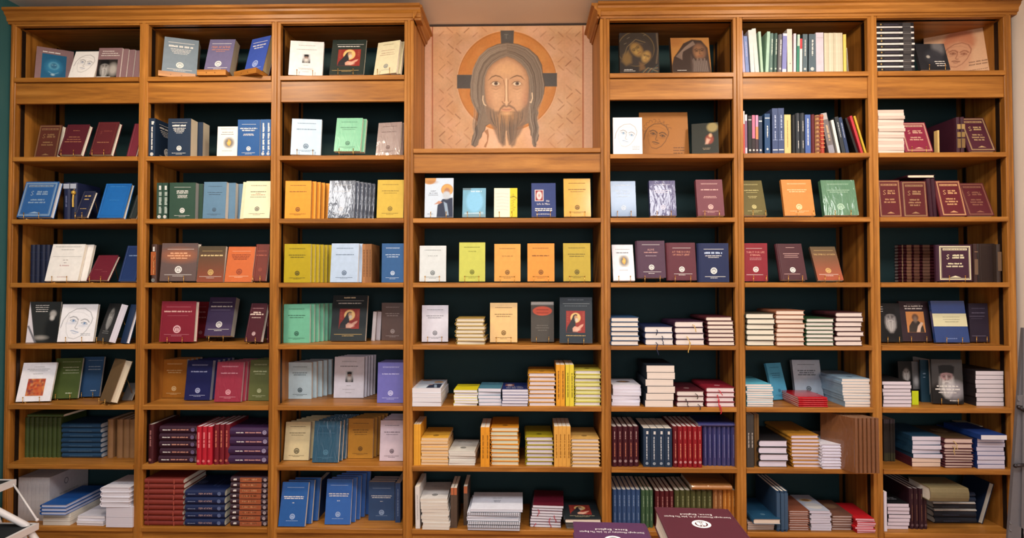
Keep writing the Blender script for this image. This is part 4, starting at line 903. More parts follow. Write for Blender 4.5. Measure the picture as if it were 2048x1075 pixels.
fc(486, 538.6, 362, .012, '#e4ddb8', 'pale cream paperback with thin red title', d=.002, lean=10, ds=E2('#6d6a60', ['', ''], low=True, ev=.25) + [('d', .7, .6, .018, Dk), ('d', .66, .2, .014, '#b05a4a'), ('d', .62, .55, .016, '#b05a4a'), ('d', .56, .6, .014, Dk)], back=1, step=(-.022, .02), bdesc='pale cream paperback')
A(1, 3)
sp(301.4, 313, 488, 1, '#4a332c', 'brown hardback spine with an orange band', d=.01, Wd=.14, spine=[('r', .2, .8, '#a8572a'), ('d', .13, .12, .4, Wt), ('d', .55, .5, .4, '#e8a26a'), ('e', .93, .3, G)])
fc(319, 391, 486, .026, '#5e4e50', 'large brown hardback with a glowing orange title', d=.004, lean=6, k='h', st=1, pic=full(midglow), ds=[('r', .16, .9, .835, .842, Wt), ('d', .715, .5, .035, '#e8b08a'), ('d', .65, .66, .035, '#e8b08a'), ('d', .585, .48, .035, '#e8b08a'), ('e', .3, .1, Wt), ('r', .12, .88, .16, .168, Wt), ('d', .125, .3, .012, Wt)])
fc(393, 446, 492, .016, '#5a4034', 'olive brown book shading to rust with gold title', d=.006, lean=8, pic=full(lambda c: brownglow(c, '#4f4432', '#8a4630')), ds=[('r', .12, .88, .86, .867, Gd), ('d', .72, .85, .04, '#d8c088'), ('e', .27, .11, Gd), ('r', .08, .92, .15, .157, Wt), ('d', .11, .3, .012, Wt)])
fc(448.6, 503, 493, .012, '#c4622e', 'bright orange book with dark title', d=.002, lean=13, ds=[('r', .16, .84, .865, .872, '#e8c0a0'), ('d', .755, .7, .022, '#7a3018'), ('d', .71, .65, .022, '#7a3018'), ('d', .67, .6, .02, '#7a3018'), ('d', .63, .5, .02, '#7a3018'), ('e', .29, .11, '#8a3a1c'), ('r', .14, .86, .16, .168, '#f0c8a8'), ('d', .125, .3, .012, '#f0c8a8')])
fc(504, 531, 488, .014, '#6e2c20', 'dark rust hardback on its easel', d=.004, lean=14, k='h', st=1, off=.4, ds=[('d', .8, .7, .02, '#a0503c'), ('d', .68, .8, .03, '#b05c44'), ('e', .3, .14, '#8a4030')])
A(1, 4)
fc(317, 387, 602, .026, '#7c1a2c', 'large crimson hardback with pale title', yb=683, lean=6, k='h', st=1, ds=[('r', .16, .86, .855, .86, '#c98a94'), ('d', .73, .8, .035, '#dcb0a8'), ('r', .2, .8, .64, .645, '#b8707c'), ('e', .31, .11, '#d8aab0'), ('r', .14, .86, .175, .181, '#c98a94'), ('d', .14, .3, .012, '#c98a94')])
fc(388, 412, 603, .014, '#8c1826', 'red book half hidden behind the purple one', yb=672, lean=8, ds=[('d', .85, .7, .014, '#c87a80'), ('d', .7, .6, .03, '#d89a9a'), ('d', .55, .7, .03, '#d89a9a'), ('e', .15, .15, '#d08a90')])
fc(408, 461, 594, .034, '#3e2e50', 'purple book with white title raised on an easel', yb=671, lean=16, lift=.016, st=1, ds=[('r', .12, .88, .862, .869, Wt), ('d', .74, .82, .035, Wt), ('r', .1, .85, .665, .67, '#a89cb8'), ('e', .29, .12, Wt), ('r', .1, .9, .165, .172, Wt), ('d', .125, .3, .014, Wt)], page='#cdc8ba')
fc(488, 521, 606, .022, '#481420', 'small maroon hardback tilted on an easel', yb=682, lean=17, yaw=-8, k='h', st=1, ds=[('d', .86, .7, .014, '#c89a9a'), ('d', .74, .5, .035, '#e0c8b8'), ('d', .69, .85, .035, '#e0c8b8'), ('d', .61, .6, .02, '#e0c8b8'), ('e', .2, .11, '#c8a8a8')])
sp(532, 538, 609, 1, '#5c1824', 'maroon hardback spine at the edge of the bay', yb=685, Wd=.12, spine=S1('#c8988c'))
A(1, 5)
fc(323, 371, 718, .02, '#a8691e', 'ochre paperback facing out', yb=795, lean=3, ds=E1('#e0c08a', n=2, th=.024), back=3, step=(.006, .022), bdesc='ochre paperback')
fc(368, 419, 720, .022, '#16184e', 'indigo blue paperback facing out', yb=799.5, lean=9, ds=E1('#a8accc', n=1, th=.03), back=4, step=(.008, .024), bdesc='indigo blue paperback', page='#cfd2de')
fc(428, 481, 723, .014, '#96283e', 'crimson shrink wrapped paperback facing out', yb=803, lean=9, fin='w', ds=E1('#d89aa4', n=1, th=.03), back=6, step=(.009, .018), bdesc='crimson wrapped paperback', page='#d0a8ac')
fc(496, 538, 719, .016, '#5c6236', 'olive green paperback facing out', yb=800.5, lean=7, ds=E1('#b8bc94', n=1, th=.03, sub=1), back=4, step=(.005, .02), bdesc='olive green paperback')
A(1, 6)
sp(295, 306, 848, 1, '#401018', 'dark maroon hardback at the start of the shelf', d=.012, Wd=.17, spine=S1('#a8706c'))
stk(318, 390, 851, 5, '#341628', 'plum purple hardback', edge='spine', L=.17, yb=925.5, spine=[('d', .2, .22, .14, Wt), ('d', .58, .46, .17, '#c8907c'), ('e', .92, .26, '#7a6a90')], front=[('d', .3, .6, .02, '#6a5078'), ('d', .5, .4, .03, '#6a5078')], jx=.002, name='plum stack')
sp(392, 424, 852, 3, '#b0182c', 'bright red hardback', d=.004, Wd=.17, spine=S1('#ec8a8c', h=.3), page='#e4e0e0')
sp(427, 458, 848, 3, '#701422', 'dark red hardback', d=.008, Wd=.16, spine=S1('#d07860'), page='#e4e0e0')
stk(458, 537, 855, 4, '#3a2044', 'violet hardback', edge='spine', L=.17, yb=927.5, spine=[('d', .28, .2, .12, Wt), ('d', .62, .42, .14, '#d09a90'), ('e', .9, .24, '#a89cb8')], front=[('d', .3, .5, .02, '#7c6490'), ('d', .6, .4, .02, '#7c6490')], jx=.002, name='violet stack')
A(1, 7)
stk(288, 366, 957, 9, '#7c2e26', 'brick red hardback', edge='spine', L=.17, yb=1051, spine=[('r', .75, .78, '#a04a3c'), ('r', .1, .12, '#8a3c30')], jx=.001, name='red stack')
stk(370, 449, 979, 5, '#14224a', 'dark blue hardback', edge='spine', L=.18, yb=1051.5, spine=[('d', .17, .2, .08, '#9aa6c4'), ('t', .52, .22, 'ΠΕΡΙ ΑΓΑΠΗΣ', '#c8a8a4'), ('e', .86, .25, '#6a7aa4')], front=[('d', .3, .6, .02, '#4a5a86'), ('d', .42, .5, .03, '#4a5a86'), ('e', .85, .1, '#4a5a86')], jx=.001, name='blue stack', page='#dcdccc')
stk(460, 536, 953, 9, '#3c2630', 'brown hardback with orange band', edge='spine', L=.16, yb=1051.5, spine=[('r', .25, .82, '#9a5232'), ('d', .13, .1, .35, Wt), ('d', .52, .4, .3, '#f0b080'), ('e', .91, .3, '#b8a8a8')], jx=.002, name='brown stack')
# ---- third bay
A(2, 0)
fc(576.5, 644.5, 81, .012, '#e8e2e2', 'white paperback with a small colour photograph of a priest', d=.006, yaw=8, lean=12, st=1, pic=(.38, .62, .36, .62, priest_photo), ds=[('d', .87, .5, .012, G), ('d', .75, .6, .012, G), ('d', .29, .15, .01, G), ('d', .2, .45, .01, G), ('d', .17, .4, .01, G), ('d', .1, .2, .01, G)])
fc(658, 727, 80, .008, '#25322f', 'large black book with a haloed saint on red', d=.006, lean=16, st=1, fin='g', pic=(.2, .86, .24, .72, saint), ds=[('r', .14, .93, .855, .862, Wt), ('d', .79, .65, .025, Wt), ('r', .07, .85, .11, .118, Gd), ('d', .08, .3, .012, Gd)])
fc(747, 792, 86, .012, '#dcd4b0', 'pale cream paperback turned slightly with thin red title', d=.02, yaw=-16, lean=14, st=1, ds=[('d', .9, .5, .014, '#8d8468'), ('d', .72, .6, .014, '#b08070'), ('d', .64, .55, .014, '#b08070'), ('d', .58, .65, .014, '#b08070'), ('e', .24, .1, G), ('d', .12, .35, .012, G)], back=1, step=(.014, .012), bdesc='pale cream paperback')
A(2, 1)
fc(580.7, 641, 237, .012, '#bcd2e6', 'pale blue paperback with thin dark title', d=.006, yaw=8, lean=9, st=1, ds=E2('#5c7286', n=1))
fc(667.5, 720, 236, .014, '#7cc09c', 'mint green book in shiny shrink wrap', d=.004, lean=15, lift=.014, st=1, fin='w', ds=E2('#4c7a64', n=1, sub=1), back=1, step=(.013, .012), bdesc='mint green wrapped book')
fc(751, 798, 246, .012, '#8a7470', 'taupe book in creased shrink wrap', d=.02, yaw=-10, lean=12, fin='w', ds=E2('#6a5450', n=1), back=1, step=(.01, .01), bdesc='taupe wrapped book')
A(2, 2)
fc(569, 621, 361.5, .014, '#e8992e', 'orange paperback facing out with dark title', d=.002, lean=3, ds=E2('#7a4c1e', n=1), back=5, step=(.0135, .012), bdesc='orange paperback', page='#c0905c')
fc(655, 707, 361, .014, '#3c4658', 'slate blue book in gleaming shrink wrap', d=.004, lean=9, fin='w', ds=E2('#c8ccd4', n=1), back=5, step=(.012, .012), bdesc='slate blue wrapped book', page='#8890a0')
fc(753, 806, 359.5, .014, '#c8a83e', 'mustard yellow paperback facing out', d=.002, lean=7, ds=E2('#7a6420', n=1, sub=1))
A(2, 3)
fc(567.5, 620.5, 487.5, .012, '#b09a12', 'olive yellow paperback facing out', d=.002, lean=2, ds=E2('#4c4412', n=2), back=5, step=(.0125, .012), bdesc='olive yellow paperback', page='#d8d0a0')
fc(660, 715, 486.5, .012, '#b4c8e0', 'pale blue glossy paperback facing out', d=.002, lean=7, fin='g', ds=E2('#566880', n=1), back=1, step=(.012, .012), bdesc='pale blue glossy paperback')
sp(724, 743, 487.5, 3, ['#a87448', '#94643c', '#8d6038'], 'light brown thin paperback', d=.012, Wd=.13, k='p', spine=[('d', .5, .7, .3, '#6a4426')])
fc(763, 807, 486.5, .014, '#2f5a8c', 'steel blue paperback facing out', d=.004, lean=2, ds=E1('#bccce0', n=2, th=.022))
A(2, 4)
fc(566.7, 619, 608, .014, '#6cb494', 'mint green paperback facing out', yb=685, lean=1, ds=E2('#2f5a48', n=2), back=7, step=(.0112, .021), bdesc='mint green paperback', page='#d0dcd4')
fc(660, 730, 590, .02, '#20282a', 'large black book with a haloed saint on red', yb=681, lean=12, k='p', pic=(.22, .80, .26, .70, saint), ds=[('d', .93, .36, .03, '#d8c8a4'), ('r', .1, .9, .875, .88, Wt), ('d', .81, .66, .022, Wt), ('r', .1, .9, .135, .143, Gd), ('d', .1, .34, .014, Gd)], back=0)
sp(742, 749, 623, 1, '#d8d0d0', 'white thin booklet beside the black book', yb=681, Wd=.12, k='p', lean=4)
sp(752, 760, 623, 1, '#cfc8cc', 'white thin booklet before the taupe book', yb=680, Wd=.12, k='p', lean=3)
fc(763, 807, 605, .014, '#6c5650', 'taupe paperback facing out in clear film', yb=680, lean=1, fin='g', ds=E1('#c0b0aa', n=2, th=.024), back=1, step=(.002, .02), bdesc='taupe paperback')
A(2, 5)
fc(576.7, 623, 724, .018, '#b8d0d8', 'pale aqua paperback facing out', yb=797, lean=0, ds=E2('#33474e', n=2, er=.1), back=5, step=(.0135, .024), bdesc='pale aqua paperback', page='#e0d8cc')
fc(667, 727, 713, .012, '#dedbe4', 'white paperback with a small photograph of a priest', yb=795, lean=5, pic=(.38, .64, .38, .66, priest_photo), ds=[('d', .88, .5, .012, G), ('d', .76, .6, .018, Dk), ('d', .29, .15, .012, G), ('d', .2, .42, .01, G), ('d', .12, .2, .01, G)], back=5, step=(.007, .02), bdesc='white paperback', page='#cfcad0')
fc(754, 807, 724, .014, '#6c6ab4', 'periwinkle blue glossy paperback facing out', yb=805, lean=5, fin='g', ds=E1('#c8c6ec', n=1, th=.026), back=4, step=(.002, .02), bdesc='periwinkle blue paperback')
A(2, 6)
fc(567, 617, 843, .016, '#d0c094', 'cream paperback facing out', yb=919.5, lean=9, ds=E2('#5c543c', n=1, sub=1, er=.11), back=5, step=(.012, .024), bdesc='cream paperback', bl=9)
fc(624, 676, 841, .014, '#285068', 'dark teal shrink wrapped paperback facing out', yb=924, lean=11, fin='w', ds=E1('#4c7890', n=1, th=.014, bars=False), back=5, step=(.008, .024), bdesc='dark teal wrapped paperback', bl=11)
fc(695, 745, 836, .012, '#b07a24', 'ochre paperback facing out', yb=916, lean=6, ds=E2('#5c3c10', n=2, sub=1), back=4, step=(.009, .024), bdesc='ochre paperback', page='#e0c8b4')
fc(759, 807, 840, .012, '#d4c2cc', 'pale pink paperback facing out', yb=921, lean=6, ds=E2('#5c4c58', n=1, sub=1), back=5, step=(.003, .024), bdesc='pale pink paperback')
A(2, 7)
fc(556, 609, 963, .014, '#2c5a9c', 'blue glossy book in front with wrapped cover', yb=1052, lean=15, fin='g', ds=[('r', .2, .85, .875, .881, '#b8c8e0'), ('d', .655, .78, .024, Wt), ('d', .615, .74, .022, Wt), ('d', .52, .1, .016, Wt), ('e', .22, .1, '#9ab0d4'), ('d', .12, .45, .012, '#9ab0d4')], back=2, step=(.016, .03), bdesc='blue glossy book', bl=12)
sp(629, 638, 966, 1, '#2a4474', 'dark blue book spine between the blue books', yb=1036, Wd=.14, k='p', spine=[('r', .1, .9, '#3c5686')])
fc(649, 700, 957, .012, '#3060a8', 'blue book with its white page edge showing', yb=1048, lean=10, ds=[('r', .15, .85, .86, .866, '#b8c8e0'), ('d', .66, .8, .024, Wt), ('d', .615, .76, .022, Wt), ('d', .51, .12, .016, Wt), ('e', .22, .1, '#9ab0d4'), ('d', .12, .45, .012, '#9ab0d4')], back=4, step=(.012, .026), bdesc='blue book', bl=8, page='#dcdce4')
fc(737, 789, 963, .022, '#2f4a70', 'dark blue book standing upright', yb=1040, lean=1, ds=[('r', .15, .85, .835, .841, '#a8b8d0'), ('d', .63, .8, .02, Wt), ('d', .585, .74, .02, Wt), ('d', .49, .12, .014, Wt), ('e', .21, .1, '#8fa4c4'), ('d', .12, .45, .01, '#8fa4c4')], back=2, step=(.003, .026), bdesc='dark blue book')
sp(790, 800.5, 966, 1, '#2c446c', 'dark blue book spine at the edge of the bay', yb=1045, Wd=.15, k='p', spine=[('d', .5, .7, .2, '#7a8cac')])
# ---- middle bay
A(3, 2)
fc(849, 906, 356, .008, '#c5d3e2', 'pale blue glossy paperback with a grey bearded saint', d=.012, lean=5, st=1, fin='g', pic=full(saint_blue), ds=[('t', .65, .035, 'SAINT', '#26304a', .30), ('t', .595, .035, 'SILOUAN', '#26304a', .30), ('d', .56, .34, .012, '#26304a', .3), ('d', .08, .2, .012, '#5a6a84', .2)])
fc(924.5, 971, 376, .006, '#6fa3bc', 'light blue small booklet with a pale disc', d=.012, lean=12, st=1, pic=full(light_blue), ds=[('d', .86, .5, .05, '#bcd4e0', .6)])
fc(988, 1034.6, 376, .006, '#e0cf30', 'yellow booklet with scribbled handwriting', d=.012, lean=8, st=1, pic=full(hymn))
fc(1063, 1112, 366, .008, '#20346e', 'dark blue book with a red and white emblem', d=.01, lean=12, st=1, pic=(.14, .5, .46, .8, lambda c: (c.rect(-1, 2, -1, 9, '#e4d8d4'), c.rect(.07, .93, .07, c.h - .07, '#8c2c34'), c.ell(.5, c.h * .5, .3, c.h * .36, '#e4d0cc', 1, 2), c.ell(.5, c.h * .5, .12, .22, '#b06a68', .9, 3))), ds=[('t', .44, .055, 'His', Wt, .68), ('t', .35, .055, 'Life Is Mine', Wt), ('d', .22, .7, .03, Wt), ('d', .17, .7, .03, Wt), ('d', .07, .6, .02, Wt)])
fc(1128, 1182, 357, .012, '#d8a440', 'golden yellow glossy paperback facing out', d=.01, lean=9, st=1, fin='g', ds=E2('#6a5020', n=1, sub=1))
A(3, 3)
fc(838.7, 891.5, 491, .010, '#d2d8d8', 'white paperback with a thin grey title', d=.01, lean=3, st=1, ds=E2('#70787a', ['WORDS OF LIFE']))
fc(918, 970, 484.5, .010, '#c2c458', 'lime yellow paperback with a thin title', d=.01, lean=3, st=1, ds=E2('#6a6c20', ['ON PRAYER'], tv=.755))
fc(988.6, 1041, 487.5, .012, '#dca04e', 'pale orange paperback with a thin title', d=.01, lean=3, st=1, ds=E2('#7a5428', ['TRUTH AND LIFE'], tv=.66))
fc(1055, 1109, 486.5, .014, '#e0943e', 'deep orange paperback with a thin title', d=.01, lean=3, st=1, ds=E2('#7a4c1c', n=1, tv=.66, th=.03))
fc(1127, 1181.5, 486, .012, '#b8a03a', 'mustard yellow paperback with a thin title', d=.01, lean=5, st=1, ds=E2('#5c5020', n=2))
A(3, 4)
fc(843.5, 896, 610, .012, '#d8d8e2', 'white paperback with a thin grey title', yb=683, yaw=3, lean=3, st=1, ds=E2('#74767e', n=2))
stk(912.5, 968.5, 636, 7, '#b09248', 'worn ochre hardback', edge='tail', L=.14, yb=689, jx=.005, ja=3, name='ochre stack', page='#e0d4bc', topdesc='golden ochre hardback')
fc(980, 1034.6, 605, .012, '#dcae52', 'golden glossy paperback facing out', yb=684, lean=3, st=1, fin='g', ds=E2('#7a5c24', n=2))
fc(1062, 1108, 603, .010, '#4c4740', 'dark grey wrapped book with an orange red oval', yb=683, lean=5, st=1, fin='w', pic=full(orange_oval), ds=[('d', .4, .5, .014, '#7a756c'), ('d', .34, .6, .014, '#7a756c'), ('d', .28, .4, .014, '#7a756c')])
fc(1119, 1185, 594, .014, '#222c34', 'large black book with a haloed saint on red', yb=685, yaw=-5, lean=13, st=1, pic=(.2, .78, .22, .70, saint), ds=[('d', .93, .5, .026, '#4c545c'), ('r', .1, .92, .855, .862, '#8a9094'), ('d', .8, .7, .016, '#5c646a'), ('d', .15, .6, .016, Gd)])
A(3, 5)
stk(824.5, 882, 776, 4, '#dcdce4', 'white thick paperback', edge='tail', L=.21, yb=812, k='p', pic=(.1, .95, .05, .95, saint_blue), jx=.001, jy=.001, name='pale stack', topdesc='white paperback with a saint on it', page='#e0dce0')
stk(908, 955, 779, 6, '#cfc344', 'thin yellow covered paperback', edge='tail', L=.13, yb=811, k='p', pic=full(lambda c: (c.rect(-1, 2, -1, 9, '#d8c81e'), c.line([(.2, c.h * .5), (.5, c.h * .6), (.9, c.h * .75)], .05, '#5c5420', .8), c.line([(.5, c.h * .7), (.9, c.h * .85)], .03, '#5c5420', .7))), jx=.003, ja=2, name='yellow topped stack', page='#e4e0e4')
stk(956.5, 1002, 776, 5, '#4a7c90', 'teal covered paperback', edge='tail', L=.14, yb=811, k='p', jx=.002, ja=2, name='teal topped stack', page='#dcd8e2', front=[('d', .85, .5, .05, '#9ab8c4', .6)])
stk(1004, 1056, 778, 6, '#1c2c66', 'dark blue paperback', edge='tail', L=.15, yb=812, k='p', jx=.002, name='blue topped stack', page='#dcd8e2', pic=(.1, .45, .45, .8, lambda c: (c.rect(-1, 2, -1, 9, '#8a5a5c'), c.ell(.5, c.h * .5, .3, c.h * .36, '#d0bcc0', 1, 2))), front=[('t', .36, .06, 'Life Is Mine', Wt), ('d', .16, .7, .05, Wt)])
stk(1058, 1111, 745, 8, '#c88c28', 'golden orange hardback', edge='tail', L=.17, yb=812, jx=.002, name='orange topped stack', page='#dccfd0', front=[('e', .25, .09, '#8a5c18')])
sp(1112.5, 1130, 729, 2, '#e09c28', 'orange paperback spine beside orange stack', d=.006, Wd=.14, k='p', spine=[('d', .5, .7, .3, '#8a5814')])
sp(1131.5, 1148, 729, 2, '#dcc83a', 'lemon yellow paperback spine', d=.006, Wd=.14, k='p', spine=[('d', .5, .6, .3, '#8a7a1c')])
stk(1150, 1202, 740, 9, '#c2b845', 'lime yellow hardback', edge='tail', L=.17, yb=811, jx=.002, name='lime topped stack', page=['#dcd6d0', '#e0dc9c'], front=[('e', .3, .1, '#7a7018')])
A(3, 6)
sp(827, 841, 848, 3, '#e0a030', 'orange yellow paperback spine', yb=930, Wd=.14, k='p')
stk(842, 896, 875, 9, '#e0a83a', 'golden yellow paperback', edge='tail', L=.17, yb=930, k='p', jx=.002, name='yellow stack', page='#e4c49c', front=[('e', .22, .11, '#8a6420'), ('d', .7, .5, .02, '#8a6420')])
stk(897, 950, 901, 6, '#d8d6cc', 'white worn paperback', edge='tail', L=.17, yb=930, k='p', jx=.003, ja=2.5, name='white stack', page='#dcd6cc', front=[('e', .28, .11, '#6c6c68'), ('d', .75, .6, .03, '#74746c')])
sp(961, 979, 854, 2, '#e09424', 'orange paperback spine beside tall stack', d=-.008, Wd=.15, k='p', spine=[('d', .5, .6, .3, '#9a6414')])
stk(982.5, 1037.5, 854, 9, '#d88e22', 'orange topped hardback', edge='tail', L=.18, yb=930.5, jx=.003, ja=2, name='tall stack', page=['#dcd4b8', '#d4d8bc'], front=[('e', .18, .1, '#8a5414')])
stk(1053, 1107, 873, 7, '#a4941c', 'olive yellow hardback', edge='tail', L=.18, yb=930.5, jx=.002, name='olive stack', page='#d8d0d8', front=[('e', .25, .1, '#5c5410')])
sp(1108.5, 1141.5, 852, 4, '#dca248', 'pale orange paperback spine', d=.004, Wd=.14, k='p', spine=[('d', .5, .6, .3, '#a06c20')])
stk(1144, 1200, 877, 8, '#d0a458', 'sand yellow hardback', edge='tail', L=.18, yb=934, jx=.002, name='sand stack', page=['#e0ccb8', '#d8c8b8'], front=[('e', .25, .1, '#7a5c2c')])
A(3, 7)
sp(831, 840, 973, 1, '#d8d4d0', 'white paperback standing beside the white stack', yb=1057, Wd=.16, k='p', lean=-1, spine=[('d', .5, .6, .2, '#b0aca8')])
stk(845, 899, 997, 9, '#dad6d2', 'white worn paperback', edge='tail', L=.19, yb=1058, k='p', jx=.003, ja=2, skew=-.0012, name='white stack', page='#dcd4c8', front=[('e', .22, .11, '#707070'), ('d', .72, .5, .02, '#808080')])
sp(901, 914, 975, 2, '#544438', 'dark brown spine with orange top', yb=1055, Wd=.14, k='p', spine=[('r', 0, .18, '#b0623c')])
sp(927, 935, 972, 1, '#4c3e34', 'dark brown paperback with an orange top alone', yb=1050, Wd=.14, k='p', spine=[('r', 0, .18, '#b0623c')])
def spiral(o, ang, w, h, t, col, label, edge='far', coil=True, pcol='#dfe2ee', lines=None, ccol='#1c1c20', ribbon=None):
    c, s = math.cos(ang), math.sin(ang); root = thing('spiral_bound_book', label, 'book', frame(o, Vector((c, s, 0)), Vector((-s, c, 0)), ZA))
    MB().box(0, w, 0, h, .0006, t - .0006).build('pages', pmat(pcol), root)
    MB().box(-.001, w + .001, -.001, h + .001, t - .0006, t).build('front_cover', cmat(col), root)
    MB().box(-.001, w + .001, -.001, h + .001, 0, .0006).build('back_cover', cmat('#2a2a30'), root)
    if coil:
        mb = MB(); L = w if edge in ('far', 'near') else h; n = int(L / .0085); R_ = t / 2 + .0006
        for i in range(n):
            q = .006 + i * (L - .012) / (n - 1); pts = []
            for j in range(9):
                a = 2 * math.pi * j / 8; dx, dz = R_ * .8 * math.cos(a), R_ * math.sin(a)
                e = (q, (h if edge == 'far' else 0) + dx, t / 2 + dz) if edge in ('far', 'near') else (dx, q, t / 2 + dz)
                pts.append(e)
            mb.tube(pts, .0009, 4, False)
        mb.build('binding_coil', simple('coil_plastic', ccol, .4), root, smooth=True)
    if lines:
        d = Draw()
        for v, wd, hh in lines: d.dash(w * .5, h * v, w * wd, hh, '#6a6c78', int(v * 999))
        d.build('lettering', lambda u, v: (u, v, t + .0004), root, inkmat)
    return root
def px_base(x0, x1, yb, lift=0):
    z = CUR['z'] + lift; d = depth_of((x0 + x1) / 2, yb, z); P = Vector((0, d, z)); a = P + XA * solx(P, XA, x0); b = P + XA * solx(P, XA, x1); return a, b.x - a.x
A(3, 7)
a, wd = px_base(935, 1041, 1061); z_ = a.z; th = .0108
for i in range(7):
    n = ORD[i + 1]; r = random.Random(i + 40)
    spiral(Vector((a.x + r.uniform(-.003, .005) + (.008 if i == 6 else 0), a.y + r.uniform(0, .006), z_)), math.radians(r.uniform(-1.5, 1.5)), wd * .98, .185, th, '#e6e9f6', lab('white comb bound typescript, ' + ('topmost of its pile' if i == 6 else n + ' up in its pile')), 'far' if i in (6,) else 'near', i in (1, 2, 5, 6), lines=[(.62, .18, .004), (.5, .14, .004), (.45, .14, .004), (.4, .12, .004)] if i == 6 else None); z_ += th + (.002 if i in (1, 2, 5) else .0003)
a, wd = px_base(1060, 1122, 1053); z_ = a.z; th = .0105
for i in range(8):
    n = ORD[i + 1]; r = random.Random(i + 70); o = Vector((a.x + i * .0015 + r.uniform(-.002, .002), a.y + r.uniform(0, .004), z_))
    root = spiral(o, math.radians(-3 + r.uniform(-1, 1)), wd * .98, .165, th, '#5c1024', lab('maroon spiral bound notebook, ' + ('topmost of its pile' if i == 7 else n + ' up in its pile')), 'side', True, '#e4e2ee')
    if i in (1, 3, 4, 6):
        for q in (.35, .62):
            if (i + int(q * 10)) % 2: continue
        q = (.15, .62, .75, .2)[(1, 3, 4, 6).index(i)]; mb = []
        for k_ in range(7):
            f = k_ / 6; x = wd * q + .004 * math.sin(f * 5 + i); y = -.004 - .004 * math.sin(f * 3); zz = th * .5 - f * min(.028 if i != 3 else .042, z_ - CUR['z'] + th * .5 - .001)
            mb += [(x - .0016, y, zz), (x + .0016, y, zz), (x + .0016, y + .0005, zz), (x - .0016, y + .0005, zz)]
        fs = [(4 * s + j, 4 * s + (j + 1) % 4, 4 * s + 4 + (j + 1) % 4, 4 * s + 4 + j) for s in range(6) for j in range(4)]
        mesh('ribbon', mb, fs, cmat('#a81c38'), root)
    z_ += th + .0004
a, wd = px_base(1134, 1196, 1056); z_ = a.z
for i in range(5):
    spiral(Vector((a.x, a.y + .002 * i, z_)), 0, wd, .16, .0055, '#26282c', lab('thin black wire bound booklet, %s up in its pile' % ORD[i + 1]), 'side', True, '#c9c4c0', ccol='#a8a8a8'); z_ += .0062
stk(1130, 1203, 1037, 1, '#20292e', 'large black book with a haloed saint lying flat', edge='tail', L=.19, yb=1056, lift=z_ - CUR['z'] + .001, k='h', jx=0, jy=0, pic=(.18, .78, .22, .74, saint), front=[('d', .15, .7, .02, '#c8b890'), ('d', .1, .4, .014, '#c8b890')])
# ---- fifth bay
A(4, 0)
fc(1240, 1319, 66, .024, '#2b2420', 'large dark book with a mother and child icon', d=.01, lean=6, pic=full(icon_embrace), ds=[('d', .085, .22, .014, Wt, .22), ('d', .055, .3, .01, Wt, .25)])
fc(1345, 1423, 76, .026, '#3d2c24', 'large brown book with an elder icon on gold', d=.01, lean=12, pic=full(icon_elder), ds=[('d', .05, .24, .014, Wt, .25)])
A(4, 1)
fc(1226.7, 1285, 235, .01, '#e6e6ea', 'white paperback with a blue drawn face', d=.006, lean=3, pic=full(lambda c: face_lines(c, '#3c86b4', '#e8e8ec', .47, .7, .44, '#484c54')), ds=[('d', .2, .25, .012, G, .78), ('d', .16, .25, .012, G, .78), ('d', .12, .25, .012, G, .78)])
fc(1281, 1378.8, 225, .012, '#a86a2c', 'large glossy amber book with a drawn face', d=.075, lean=8, fin='g', pic=full(gold_face), ds=[('d', .2, .24, .022, '#5c3818', .8), ('d', .14, .24, .022, '#5c3818', .8), ('d', .08, .2, .022, '#5c3818', .78)])
fc(1384, 1438, 248, .02, '#2c2f2a', 'dark olive book with mother and child picture', d=.03, yaw=-14, lean=14, fin='g', pic=full(mother), page='#e6e0e0', ds=[('d', .16, .3, .016, '#a08a70', .55), ('d', .12, .25, .016, '#a08a70', .55)])
A(4, 2)
fc(1222.6, 1273, 362, .012, '#5c789c', 'blue grey glossy book with white title', d=.006, lean=9, st=1, fin='g', ds=E1('#c8d4e0', ['CHRIST, OUR WAY', 'AND OUR LIFE'], sub=1, low=False))
fc(1301, 1353.5, 361, .024, '#3c3a6e', 'indigo book in creased shrink wrap', d=.006, lean=10, st=1, fin='w', ds=E1('#c8c8dc', n=2, low=False))
fc(1396, 1449.5, 359, .02, '#6c3440', 'mauve maroon book with pale title', d=.006, lean=11, st=1, ds=E1('#d8b0a8', n=1, sub=0, th=.03) + [('d', .52, .45, .016, '#d8b0a8'), ('d', .485, .5, .016, '#d8b0a8')])
A(4, 3)
fc(1227, 1270, 489, .012, '#e2e0e6', 'white paperback with a golden figure in a grey oval', d=.004, lean=17, st=1, pic=(.3, .78, .38, .70, gold_heart), ds=[('d', .86, .7, .012, G), ('d', .76, .6, .022, Dk), ('d', .28, .4, .012, G)])
fc(1276, 1332, 481, .03, '#4c3044', 'purple book titled in copper on a raised easel', d=.008, lean=9, k='h', st=1, lift=.014, ds=[('r', .18, .82, .885, .893, Wt), ('t', .73, .05, 'ALIVE', '#c89890'), ('d', .67, .5, .025, '#c89890'), ('d', .58, .4, .014, '#c8b8c0'), ('e', .28, .1, Wt), ('r', .2, .84, .155, .163, Wt), ('d', .11, .24, .014, Wt)])
fc(1336, 1393.5, 485, .02, '#5a2430', 'maroon book with copper title over a white emblem', d=.008, lean=8, k='h', st=1, lift=.006, ds=[('r', .2, .84, .855, .863, Wt), ('t', .73, .045, 'AT THE DOORS', '#d8987c'), ('t', .655, .045, 'OF HOLY LENT', '#d8987c'), ('e', .29, .1, Wt), ('r', .22, .86, .165, .173, Wt), ('d', .13, .24, .014, Wt)])
